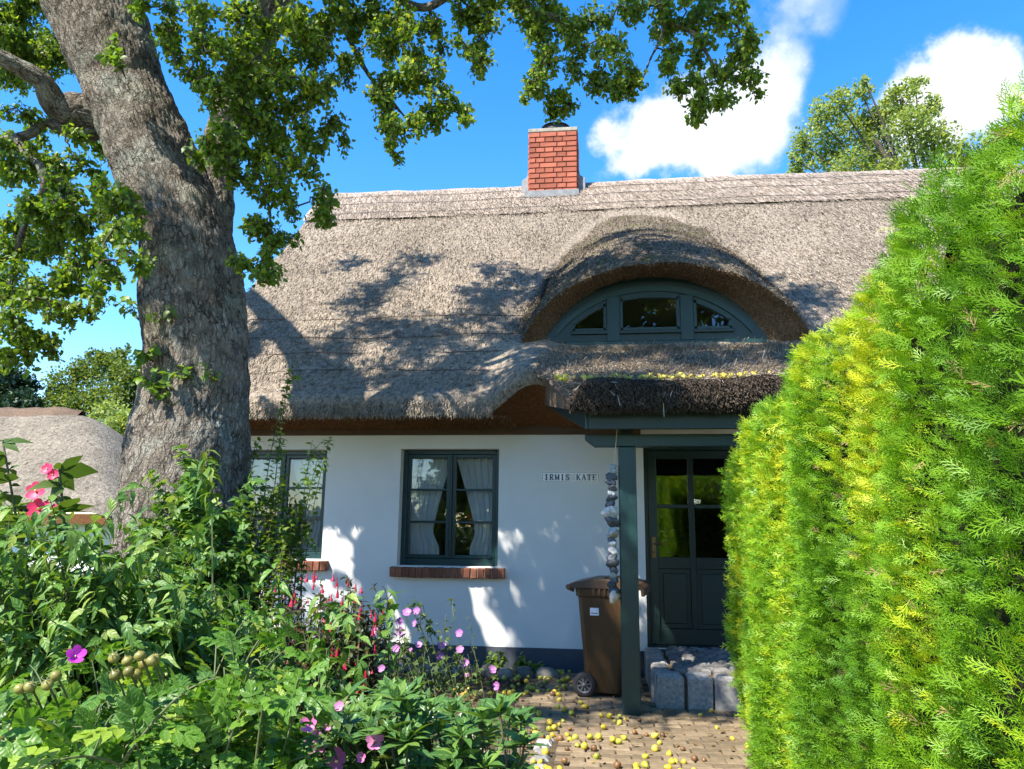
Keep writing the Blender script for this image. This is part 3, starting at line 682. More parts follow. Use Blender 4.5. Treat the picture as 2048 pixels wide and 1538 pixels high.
# ---- eyebrow dormer
def brow():
    dm = bpy.data.objects.new('dormer', None); COL.objects.link(dm); dm.parent = HOUSE
    zs = 3.47; T = np.linspace(0, 1, 81); SS = np.linspace(0, 1, 40); Rx, H = 1.62, .93
    def front(t):     # outer edge of the brow, left foot to right foot
        a = np.pi * t; x = DX - np.where(t < .5, 1.52, 1.74) * np.cos(a); s = np.sin(a)
        return np.stack([x, 8.42 - .58 * s ** .8, 3.48 + (H - .03) * s ** 1.25], -1)
    def back(t):
        a = np.pi * t; x = DX - (np.where(t < .5, 1.62, 1.84) - .25 * np.sin(a)) * np.cos(a); s = np.sin(a); y = 8.45 + 2.75 * s ** 1.1
        return np.stack([x, y, zroof(y) - .03], -1)
    def top(t, s):
        A, B = front(t), back(t); L = np.linalg.norm(B - A, axis=-1, keepdims=True); s = s[..., None]
        Ta = np.zeros_like(A); Ta[..., 1] = .86; Ta[..., 2] = .50 + .25 * np.cos(np.pi * (t - .5)) ** 2; Tb = np.zeros_like(A); Tb[..., 1] = .71; Tb[..., 2] = .71
        h = (2 * s ** 3 - 3 * s ** 2 + 1) * A + (s ** 3 - 2 * s ** 2 + s) * Ta * L + (3 * s ** 2 - 2 * s ** 3) * B + (s ** 3 - s ** 2) * Tb * L
        n = fbm(h * 1.8, 33, 4) * .022; h[..., 2] += n
        # rolled front edge
        e = np.exp(-(s[..., 0] * L[..., 0] / .05) ** 2); h[..., 2] -= .035 * e
        return h
    V, Fq = gridmesh(top, T, SS); b = link('brow', mesh_np('brow', V, Fq, True), 'thatch_brow', dm)
    lo = lambda t: dorm_arch(t)
    def lip(t, s):
        A = front(t); A[..., 2] += fbm(A * 1.8, 33, 4) * .022 - .035; B = lo(t); B[..., 1] += .06; s = s[..., None]
        P = A * (1 - s) + B * s; P[..., 1] -= .02 * np.sin(np.pi * s[..., 0]); P[..., 2] -= .03 * np.sin(np.pi * s[..., 0])
        return P + fbm(P * 9, 3, 2)[..., None] * np.array([0, .008, .008])
    V, Fq = gridmesh(lip, T, np.linspace(0, 1, 8)); link('brow_lip', mesh_np('brow_lip', V, Fq[:, ::-1], True), 'thatch_lip', dm)
    n = 9000; t = rng.uniform(.01, .99, n); P = lip(t, rng.random(n) ** 1.5 * .9); d = np.stack([(P[:, 0] - DX) * -.15, -.7 + 0 * t, -.45 + 0 * t], -1) + rng.normal(0, .25, (n, 3))
    straws('brow_reed', P, d, rng.uniform(.015, .045, n), .005, 'straw_brown', dm)
    n = 16000; t = rng.uniform(.02, .98, n); s = rng.random(n) * .95; P = top(t, s); d = np.array([0, -.8, -.2]) + rng.normal(0, .25, (n, 3))
    straws('brow_reed', P, d, rng.uniform(.02, .06, n), .006, 'straw_dark', dm)
    n = 16000; t = rng.uniform(.02, .98, n); s = rng.random(n) ** 1.6 * .9; P = top(t, s); d = np.array([0, -.8, -.25]) + rng.normal(0, .25, (n, 3))
    straws('brow_reed', P, d, rng.uniform(.02, .06, n), .006, 'straw', dm)
    # dormer front: green boarding with three lights
    y = 8.30
    def ztop(x): return 3.47 + .85 * np.maximum(0, 1 - np.abs((x - DX) / 1.27) ** 2.2) ** .72
    lights = [(-.29, .09), (.26, .92), (1.09, 1.50)]; wl = 3.70
    def wtop(x): return np.minimum(ztop(x) - .215, 4.135 - .10 * ((x - DX) / .4) ** 2 * .25)
    xs = sorted(set(np.round(np.concatenate([np.linspace(DX - 1.3, DX + 1.3, 90), [v for l in lights for v in l]]), 4))); fb = MB()
    for a, c in zip(xs, xs[1:]):
        m = (a + c) / 2; za, zc = ztop(a) + .06, ztop(c) + .06; op = [l for l in lights if l[0] < m < l[1]]
        def q(z0a, z0c, z1a, z1c): fb.add([(a, y, z0a), (c, y, z0c), (c, y, z1c), (a, y, z1a)], [(0, 1, 2, 3)])
        if op and wtop(m) > wl + .01:
            wa, wc = max(wl, wtop(a)), max(wl, wtop(c)); q(3.42, 3.42, wl, wl); q(wa, wc, za, zc)
            fb.add([(a, y, wa), (c, y, wc), (c, y + .06, wc), (a, y + .06, wa)], [(0, 3, 2, 1)]); fb.add([(a, y, wl), (c, y, wl), (c, y + .06, wl), (a, y + .06, wl)], [(0, 1, 2, 3)])
        else: q(3.42, 3.42, za, zc)
    for l in lights:
        for x in l:
            if wtop(x) > wl: fb.add([(x, y, wl), (x, y + .06, wl), (x, y + .06, wtop(x)), (x, y, wtop(x))], [(0, 1, 2, 3)])
    fb.obj('boarding', 'green_paint', dm)
    MB().box(DX - 1.24, DX + 1.24, y - .05, y - .003, 3.44, 3.56).obj('dormer_sill', 'green_paint', dm, bevel=.008)
    for x0, x1 in ((.10, .25), (.93, 1.08)): MB().box(x0, x1, y - .025, y - .002, 3.562, 4.10).obj('post', 'green_paint', dm, bevel=.006)
    # arched trim board following the opening
    for off, wd, pr in ((-.10, .07, .02),):
        b2 = MB(); xx = np.linspace(DX - 1.10, DX + 1.10, 60); za = ztop(xx) + off
        for i in range(59):
            b2.add([(xx[i], y - pr, za[i] - wd), (xx[i + 1], y - pr, za[i + 1] - wd), (xx[i + 1], y - pr, za[i + 1]), (xx[i], y - pr, za[i]), (xx[i], y - .001, za[i] - wd), (xx[i + 1], y - .001, za[i + 1] - wd), (xx[i + 1], y - .001, za[i + 1]), (xx[i], y - .001, za[i])], [(0, 1, 2, 3), (0, 4, 5, 1), (3, 2, 6, 7)])
        b2.obj('arch_trim', 'green_paint', dm)
    for x0, x1 in lights:
        fr = MB(); xx = np.linspace(x0, x1, 16); zt = np.maximum(wtop(xx), wl + .02); w = .028; poly = [(x0, wl), (x1, wl)] + [(a, b) for a, b in zip(xx[::-1], zt[::-1])]
        poly = [p for i, p in enumerate(poly) if i == 0 or np.hypot(p[0] - poly[i - 1][0], p[1] - poly[i - 1][1]) > 1e-4]
        c = np.mean(poly, 0)
        for p, q in zip(poly, poly[1:] + poly[:1]): fr.bar((p[0], y + .02, p[1]), (q[0], y + .02, q[1]), .05, .05, up=(0, 1, 0))
        wn = fr.obj('sash', 'green_paint', dm)
        g = MB(); n = len(xx); g.add([(a, y + .035, wl) for a in xx] + [(a, y + .035, b) for a, b in zip(xx, zt)], [(i, i + 1, n + i + 1, n + i) for i in range(n - 1)]); g.obj('pane', 'window_glass', dm)
        MB().box(x0 - .02, x1 + .02, y - .035, y - .002, wl - .05, wl - .012).obj('drip_bar', 'green_dark', dm, bevel=.004)
    # attic behind the glass
    a = MB(); a.add([(DX - 1.3, 9.6, 3.3), (DX + 1.3, 9.6, 3.3), (DX + 1.3, 9.6, 4.8), (DX - 1.3, 9.6, 4.8), (DX - 1.3, 8.4, 3.3), (DX + 1.3, 8.4, 3.3), (DX + 1.3, 8.4, 4.3), (DX - 1.3, 8.4, 4.3)], [(0, 1, 2, 3), (4, 5, 1, 0), (4, 0, 3, 7), (1, 5, 6, 2)])
    me = bpy.data.meshes.new('attic'); me.from_pydata(a.v, [], a.f); link('attic', me, 'room', dm)
def dorm_arch(t):
    x = DX - 1.30 * np.cos(np.pi * t); x = np.clip(x, DX - 1.27, DX + 1.27)
    return np.stack([x, 8.25 + 0 * x, 3.47 + .85 * np.maximum(0, 1 - np.abs((x - DX) / 1.27) ** 2.2) ** .72], -1)
brow()

# ---- porch
PORCH = bpy.data.objects.new('porch', None); COL.objects.link(PORCH); PORCH.parent = HOUSE
def pz(Y): return 2.70 + (Y - 6.1) * (3.50 - 2.70) / (8.3 - 6.1)
def porch():
    # plan: splayed sides
    prof = [(8.5, 2.86, 'u'), (6.15, 2.44, 'u'), (6.0, 2.42, 'f'), (5.945, 2.47, 'f'), (5.93, 2.56, 'f'), (5.945, 2.64, 'f'), (6.0, 2.685, 'f')] + [(y, pz(y), 't') for y in np.linspace(6.1, 8.42, 34)]
    pr = np.array([(a, b) for a, b, _ in prof]); U = np.linspace(0, 1, 90)
    def fn(u, v):
        k = v.astype(int); y, z = pr[k, 0], pr[k, 1]; k2 = sstep(5.95, 7.8, y)
        xl = -.24 - .50 * k2; xr = 2.0 + .5 * k2; x = xl + (xr - xl) * u
        top = k >= 4
        ed = np.exp(-(np.minimum(x - xl, xr - x) / .10) ** 2)
        n = fbm(np.stack([x * 2.2, y * 2.2, z * 2.2], -1), 51, 4) * .02
        ymid = 6.3
        y2 = y + ed * (.10 * (1 - sstep(5.95, 6.5, y)))
        z2 = z + np.where(top, n - .12 * ed, n * .5 + .03 * ed)
        yr = vnoise(np.stack([x * 12, 0 * x, z * 5], -1), 2) * .012 * (k < 7) * (k > 0)
        return np.stack([x, y2 - n * .4 + yr, z2], -1)
    V, Fq = gridmesh(fn, U, np.arange(len(pr)).astype(float)); nb = len(pr); col = np.tile(np.arange(nb - 1), 89)
    p = link('porch_roof', mesh_np('porch_roof', V, Fq[col >= 6], True), 'thatch_porch', PORCH)
    fr = link('thatch_edge', mesh_np('thatch_edge', V, Fq[(col < 6) & (col > 0)], True), 'thatch_front', p)
    link('porch_ceiling', mesh_np('porch_ceiling', V, Fq[col == 0], True), 'wood_dark', p)
    # left and right end faces
    G = V.reshape(90, nb, 3)
    for i in (0, 89):
        e = G[i]; b = MB(); c0 = e[:7]; 
        ring = [tuple(q) for q in e]; b.add(ring, [tuple(range(nb))[::-1 if i == 0 else 1]]); b.obj('thatch_end', 'thatch_lip', p)
    # straw on the porch: top, front fringe, left side
    def samp(n, k0, k1):
        u = rng.random(n); k = rng.uniform(k0, k1, n); a = np.floor(k).astype(int); f = (k - a)[:, None]
        return fn(u, a.astype(float)) * (1 - f) + fn(u, (a + 1).astype(float)) * f
    P = samp(24000, 6.1, nb - 1.01); P[:, 2] += .003; d = np.array([0, -.9, -.12]) + rng.normal(0, .33, (len(P), 3)); straws('porch_reed', P, d, rng.uniform(.03, .11, len(P)), .006, 'straw', p)
    P = samp(9000, 1.0, 6.0); d = np.array([0, -.55, -.45]) + rng.normal(0, .35, (len(P), 3)); straws('fringe_reed', P, d, rng.uniform(.015, .05, len(P)), .006, 'straw_dark', p)
    P = samp(26, 3.0, 5.5); d = np.array([0, -.4, -.6]) + rng.normal(0, .3, (len(P), 3)); straws('loose_straw', P, d, rng.uniform(.06, .13, len(P)), .007, 'straw', p)
    # timber: posts on the paving, head beam, front fascia, splayed rafter boards
    def T(n, p, q, w, h, m='green_paint', up=(0, 0, 1)): return MB().bar(p, q, w, h, up).obj(n, m, PORCH, bevel=.006)
    PY = 6.47
    for x in (.235, 1.80): MB().box(x - .075, x + .075, PY - .07, PY + .08, -.004 if x < 1 else .27, 2.165).obj('post', 'green_paint', PORCH, bevel=.008)
    for x in (.235, 1.80): MB().box(x - .055, x + .055, PY - .05, PY + .05, 2.27, 2.44).obj('packer', 'green_dark', PORCH)
    MB().prism([(-.125, 2.272), (-.125, 2.23), (-.04, 2.166), (2.35, 2.166), (2.35, 2.272)], 'y', PY - .065, PY + .065).obj('head_beam', 'green_paint', PORCH, bevel=.006)
    MB().box(-.085, 2.2, 6.155, 6.20, 2.285, 2.445).obj('fascia', 'green_dark', PORCH, bevel=.004)
    bb = MB().prism([(6.17, 2.285), (6.17, 2.445), (8.05, 2.93), (8.05, 2.80)], 'x', -.03, .03); bb = bb.obj('barge_board', 'green_paint', PORCH, bevel=.004)
    bb.location = (-.085, 6.17, 0); bb.data.transform(Matrix.Translation((0, -6.17, 0))); bb.rotation_euler = (0, 0, math.radians(15.5))
    for x in (.6, 1.2, 1.8): T('rafter', (x, 6.21, 2.37), (x, 8.19, 2.70), .07, .09, 'green_dark')
    for x in (.165, .315):
        MB().lathe([(0, -.006), (.012, -.006), (.012, .006), (0, .006)], 8, (x, PY, .22), 'x').obj('bolt', 'zinc', PORCH)
porch()

# ---- doorstep: granite kerb blocks in front, small cobbles on top
def step():
    s = thing('doorstep', 'raised cobbled doorstep edged with grey granite blocks under the porch', 'step')
    x0, x1, y0, y1, h = .44, 2.35, 6.72, 8.19, .27
    MB().box(x0 + .02, x1 - .02, y0 + .03, y1, -.05, h - .03).obj('bed', 'joint_sand', s)
    x = x0
    for w in (.26, .22, .25, .23, .27, .24, .22):
        V, Fc = chamfer_box(w - .028, .2, .30, .03, wob=.009); me = MB().add(V, Fc).mesh('kerb_block'); me.materials.append(MATS['granite'])
        inst('kerb_block', me, s, (x + w / 2, y0 + .07 + random.uniform(-.02, .015), -.035), (random.uniform(-.04, .04), random.uniform(-.03, .03), random.uniform(-.05, .05))); x += w
    for k in range(6):
        V, Fc = chamfer_box(.17, .19, .30, .025, wob=.012); me = MB().add(V, Fc).mesh('kerb_block'); me.materials.append(MATS['granite'])
        inst('kerb_block', me, s, (x0 + .08, y0 + .28 + k * .205, -.035), (0, 0, random.uniform(-.04, .04)))
    cs = variants('cobble', 'cobble', 7, .098, .098, .07, .018, wob=.008); j = 0; y = y0 + .22
    while y < y1 - .04:
        x = x0 + .24 + (.05 if j % 2 else 0)
        while x < x1 - .05:
            if x < 1.75: inst('cobble', random.choice(cs), s, (x + random.uniform(-.006, .006), y + random.uniform(-.006, .006), h - .058 + random.uniform(-.006, .006)), (random.uniform(-.05, .05), random.uniform(-.05, .05), random.uniform(-.15, .15)), (random.uniform(.92, 1.08), random.uniform(.9, 1.05), 1))
            x += .106
        y += .106; j += 1
step()

# ---- chimney: every brick of the faces in view
def chimney():
    c = bpy.data.objects.new('chimney', None); COL.objects.link(c); c.parent = HOUSE; c.location = (0, 0, 0)
    x0, x1, y0, y1, zb, zt = -1.135, -.315, 11.60, 12.30, 6.75, 8.09
    MB().box(x0 + .012, x1 - .012, y0 + .012, y1 - .012, zb, zt).obj('core', 'mortar', c)
    hgt = .094; n = 14
    def bk(length):
        V, Fc = chamfer_box(length - .014, hgt - .016, .05, .006, wob=.003); V = [(a, -q + .025, b) for a, b, q in V]
        me = MB().add(V, Fc).mesh('brick'); me.materials.append(MATS['chimney_brick']); return me
    def face(org, ax, width, rot, off):
        for j in range(n):
            z = zt - .05 - j * hgt
            if z < zb + .1: break
            pat = [.19, .29, .16, .18] if (j + off) % 2 else [.12, .155, .15, .15, .245]
            s = width / sum(pat); u = 0
            for p in pat:
                p *= s; q = (org[0] + ax[0] * (u + p / 2), org[1] + ax[1] * (u + p / 2), z)
                inst('brick', bk(p), c, q, (random.uniform(-.01, .01), random.uniform(-.012, .012), rot)); u += p
    face((x0, y0 + .01), (1, 0), x1 - x0, 0, 1); face((x1 - .01, y0 + .03), (0, 1), y1 - y0 - .03, math.pi / 2, 0); face((x0 + .01, y1 - .01), (0, -1), y1 - y0 - .03, -math.pi / 2, 0)
    MB().box(x0 - .012, x1 + .012, y0 - .012, y1 + .012, zt, zt + .075).obj('capstone', 'cap_concrete', c, bevel=.012)
    k = MB(); k.lathe([(.15, 0), (.20, .06), (.235, .16), (.225, .162), (.19, .06), (.14, .005)], 24, ((x0 + x1) / 2 + .03, 11.95, zt + .075)); fl = k.obj('flue_cowl', 'dark_metal', c, True)
    for a in range(6):
        an = a * math.pi / 3; cx, cy = (x0 + x1) / 2 + .03, 11.95
        MB().bar((cx + .19 * math.cos(an), cy + .19 * math.sin(an), zt + .08), (cx + .215 * math.cos(an), cy + .215 * math.sin(an), zt + .24), .018, .018, (0, 1, 0)).obj('cowl_strut', 'zinc', fl)
    MB().lathe([(.26, 0), (.25, .012), (0, .05)], 24, ((x0 + x1) / 2 + .03, 11.95, zt + .24)).obj('cowl_cover', 'dark_metal', fl, True)
    # lead and zinc flashing round the foot
    zf = zroof(y0)
    MB().box(x0 - .06, x1 + .03, y0 - .05, y0 - .012, zf - .10, zf + .13).obj('flashing', 'zinc', c, bevel=.006)
    for x, sg in ((x0 - .012, -1), (x1 + .012, 1)):
        b = MB(); b.prism([(x, zf + .05), (x, zf + .55), (x + sg * .015, zf + .56), (x + sg * .03, zf + .46), (x + sg * .12, zf + .40), (x + sg * .12, zf + .05)], 'y', 11.72, 12.2); b.obj('flashing', 'zinc', c, bevel=.006)
chimney()

# ---- name plaque: painted tiles, one letter each
def plaque():
    p = thing('name_plaque', 'white tile name plaque with blue letters on the wall beside the porch', 'sign', (0, 0, 0))
    x0, x1, z0, z1 = -.635, -.005, 1.955, 2.072; y = WY - .012; n = 10; bw = .022; tw = (x1 - x0 - 2 * bw) / n
    def ht(x): return 0
    MB().box(x0, x1, y + .004, WY + .002, z0, z1).obj('backing', 'tile_white', p)
    for i in range(n): MB().box(x0 + bw + i * tw + .0008, x0 + bw + (i + 1) * tw - .0008, y, y + .0035, z0 + bw, z1 - bw).obj('tile', 'tile_white', p)
    b = MB(); k = 0          # patterned border
    for x in np.arange(x0 + .004, x1 - .008, .0165):
        for z in (z0 + .004, z1 - .014): b.box(x, x + .010, y + .001, y + .0035, z, z + .008) if k % 2 else b.box(x + .002, x + .011, y + .001, y + .0035, z + .004, z + .011)
        k += 1
    for z in np.arange(z0 + .02, z1 - .02, .0165):
        for x in (x0 + .004, x1 - .013): b.box(x, x + .008, y + .001, y + .0035, z, z + .010)
    b.obj('border', 'tile_blue', p)
    G = {'I': [((.5, 0), (.5, 1), .26), ((.2, .05), (.8, .05), .1), ((.2, .95), (.8, .95), .1)],
         'R': [((.22, 0), (.22, 1), .24), ((.02, .05), (.45, .05), .1), ((.05, .95), (.6, .95), .12), ((.6, .95), (.78, .84), .16), ((.78, .86), (.78, .66), .22), ((.78, .66), (.6, .52), .16), ((.25, .5), (.62, .5), .1), ((.48, .5), (.85, .03), .22), ((.75, .05), (1, .05), .1)],
         'M': [((.12, 0), (.12, 1), .14), ((.88, 0), (.88, 1), .22), ((.12, .97), (.5, .12), .2), ((.5, .12), (.88, .97), .12), ((-.02, .05), (.28, .05), .1), ((.7, .05), (1.04, .05), .1)],
         'S': [((.8, .70), (.8, .92), .1), ((.78, .90), (.5, .96), .14), ((.5, .96), (.24, .86), .16), ((.24, .88), (.24, .66), .2), ((.24, .66), (.76, .38), .22), ((.76, .38), (.76, .14), .2), ((.76, .14), (.5, .04), .16), ((.5, .04), (.22, .1), .14), ((.2, .08), (.2, .32), .1)],
         'K': [((.22, 0), (.22, 1), .24), ((.02, .05), (.45, .05), .1), ((.02, .95), (.45, .95), .1), ((.3, .45), (.82, .95), .12), ((.45, .58), (.85, .05), .22), ((.65, .95), (.98, .95), .1), ((.68, .05), (1.02, .05), .1)],
         'A': [((.12, 0), (.5, 1), .12), ((.5, 1), (.86, 0), .22), ((.28, .36), (.72, .36), .1), ((-.02, .05), (.28, .05), .1), ((.7, .05), (1.02, .05), .1)],
         'T': [((.5, 0), (.5, 1), .24), ((.05, .94), (.95, .94), .12), ((.08, .72), (.08, .98), .1), ((.92, .72), (.92, .98), .1), ((.28, .05), (.72, .05), .1)],
         'E': [((.22, 0), (.22, 1), .24), ((.02, .95), (.88, .95), .1), ((.02, .05), (.9, .05), .1), ((.25, .5), (.65, .5), .1), ((.86, .72), (.86, .98), .1), ((.88, .02), (.88, .28), .1), ((.64, .38), (.64, .62), .1)]}
    lh = (z1 - z0) - 2 * bw - .006
    for i, ch in enumerate('IRMIS KATE'):
        if ch == ' ': continue
        w = lh * .72; ox = x0 + bw + (i + .5) * tw - w / 2; oz = z0 + bw + .003; m = MB()
        for (a, c), (d, e), t in G[ch]: m.bar((ox + a * w, y - .0006, oz + c * lh), (ox + d * w, y - .0006, oz + e * lh), t * w * 1.3, .002, up=(0, 1, 0))
        m.obj('letter', 'tile_blue', p)
plaque()

# ------------------------------------------------------------------ plant materials and leaf shapes
leafmat('pear_leaf', (.075, .155, .016), (.16, .27, .022), (.30, .36, .04), trans=.5, rough=.38, veins=.25)
leafmat('thuja', (.085, .23, .014), (.22, .42, .018), (.55, .60, .03), trans=.35, rough=.5, tint=(1.2, 1.2, .4))
leafmat('thuja_dry', (.25, .17, .07), (.36, .27, .12), None, trans=.2, rough=.8)
leafmat('weigela_leaf', (.06, .15, .026), (.12, .25, .036), (.28, .37, .08), trans=.35, rough=.45, veins=.25)
leafmat('rose_leaf', (.045, .13, .018), (.12, .26, .025), (.32, .43, .045), trans=.42, rough=.42, veins=.12)
leafmat('rhodo_leaf', (.045, .12, .032), (.085, .19, .04), (.17, .28, .045), trans=.25, rough=.36, veins=.2)
leafmat('fuchsia_leaf', (.035, .055, .018), (.065, .085, .02), (.13, .055, .03), trans=.3, rough=.45)
leafmat('fuchsia_flower', (.32, .012, .03), (.50, .02, .07), None, trans=.3, tint=(1, .5, .5))
leafmat('mallow_leaf', (.05, .10, .025), (.09, .15, .03), (.16, .2, .05), trans=.35)
leafmat('mallow_petal', (.48, .18, .50), (.62, .28, .60), None, trans=.35, tint=(1, .9, 1))
leafmat('mallow_pink', (.66, .16, .42), (.78, .30, .55), None, trans=.35, tint=(1, .9, 1))
leafmat('hollyhock_petal', (.78, .03, .12), (.85, .06, .18), None, trans=.4, tint=(1, .7, .7))
leafmat('rose_petal', (.52, .03, .42), (.60, .05, .50), None, trans=.3, tint=(1, .8, 1))
leafmat('shoot_leaf', (.08, .17, .02), (.14, .24, .025), (.22, .28, .05), trans=.42)
leafmat('tree_far', (.07, .13, .024), (.15, .21, .035), (.26, .28, .06), trans=.4, rough=.6)
leafmat('tree_pale', (.16, .24, .06), (.28, .35, .10), (.44, .48, .18), trans=.45, rough=.6)
leafmat('conifer', (.02, .05, .025), (.035, .075, .03), None, trans=.15, rough=.6)
leafmat('litter', (.12, .075, .03), (.20, .13, .05), (.30, .22, .07), trans=.1, rough=.9)
mat('hip_green', (.14, .18, .035), .45, (.24, .17, .035), 30)
mat('pistil', (.75, .66, .25), .7)
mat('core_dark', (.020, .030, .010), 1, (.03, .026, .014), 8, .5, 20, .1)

L_PEAR = leaf_shape([.31, .29], .22, .35, ts=[0, .3, .66, 1])
L_OVAL = leaf_shape([.20, .27, .16], .2, .45)
L_LANCE = leaf_shape([.17, .21, .10], .25, .55)
L_RHODO = leaf_shape([.10, .17, .16, .08], .18, .18)
L_SMALL = leaf_shape([.26, .24], .2, .3)
L_FAR = (np.array([[0, 0, 0], [.4, .5, .08], [0, 1, -.1], [-.4, .5, .08]]), np.array([[0, 1, 2], [0, 2, 3]]))
def compound():
    lf = leaf_shape([.24, .36, .31], .25, .22, wave=.03); out = [(np.array([[-.008, 0, 0], [.008, 0, 0], [.005, .75, -.06], [-.005, .75, -.06]]), np.array([[0, 1, 2], [0, 2, 3]]))]
    for y, a, s in ((.28, 1.15, .32), (.28, -1.15, .32), (.50, 1.0, .38), (.50, -1.0, .38), (.70, .85, .40), (.70, -.85, .40), (.74, 0, .42)):
        v = rot_z(lf[0] * s, a); out.append((v + np.array([0, y, -.08 * y]), lf[1], lf[2]))
    return merge_shapes(out)
L_ROSE = compound()
def lobed():
    out = []
    for a, s in ((0, 1), (.9, .75), (-.9, .75)): v, f, e = leaf_shape([.2, .26, .14], .15, .25); out.append((rot_z(v * s, a), f, e))
    return merge_shapes(out)
L_LOBED = lobed()
def spray(full):
    """flat fern-like conifer spray, axis along +Y"""
    Q, Fc = [], []
    def strip(p, d, l, w, z0):
        p = np.array(p); d = nrm(np.array([*d, 0.])); n = np.array([d[1], -d[0], 0.]); e = p + d * l; e[2] += z0; b = len(Q)
        m = p + d * l * .5; m[2] += z0 * .6
        Q.extend([p - n * w * .5, p + n * w * .5, e + n * w * .3, e - n * w * .3]); Fc.append((b, b + 1, b + 2, b + 3))
    strip((0, 0, 0), (0, 1), .55, .042, -.04); strip((0, .55, -.04), (.05, 1), .45, .034, -.08)
    n = 7 if full else 4
    for k in range(n):
        t = .10 + .8 * k / n; sd = 1 if k % 2 else -1; l = .42 * (1 - t) ** .6 + .09; a = .62
        d = (sd * math.sin(a), math.cos(a)); p = (0, t, -.12 * t * t); strip(p, d, l, .034 if full else .05, -.06 * l)
        if full and l > .2:
            for q, s2 in ((.35, 1), (.6, -1)):
                a2 = a * sd + s2 * .55; strip((p[0] + d[0] * l * q, p[1] + d[1] * l * q, p[2] - .03 * l), (math.sin(a2), math.cos(a2)), l * .4, .03, -.03)
        elif not full and l > .33:
            a2 = a * sd - sd * .55; strip((p[0] + d[0] * l * .45, p[1] + d[1] * l * .45, p[2] - .03 * l), (math.sin(a2), math.cos(a2)), l * .45, .045, -.03)
    return np.array(Q), np.array(Fc)
SPRAY_A, SPRAY_B = spray(True), spray(False)

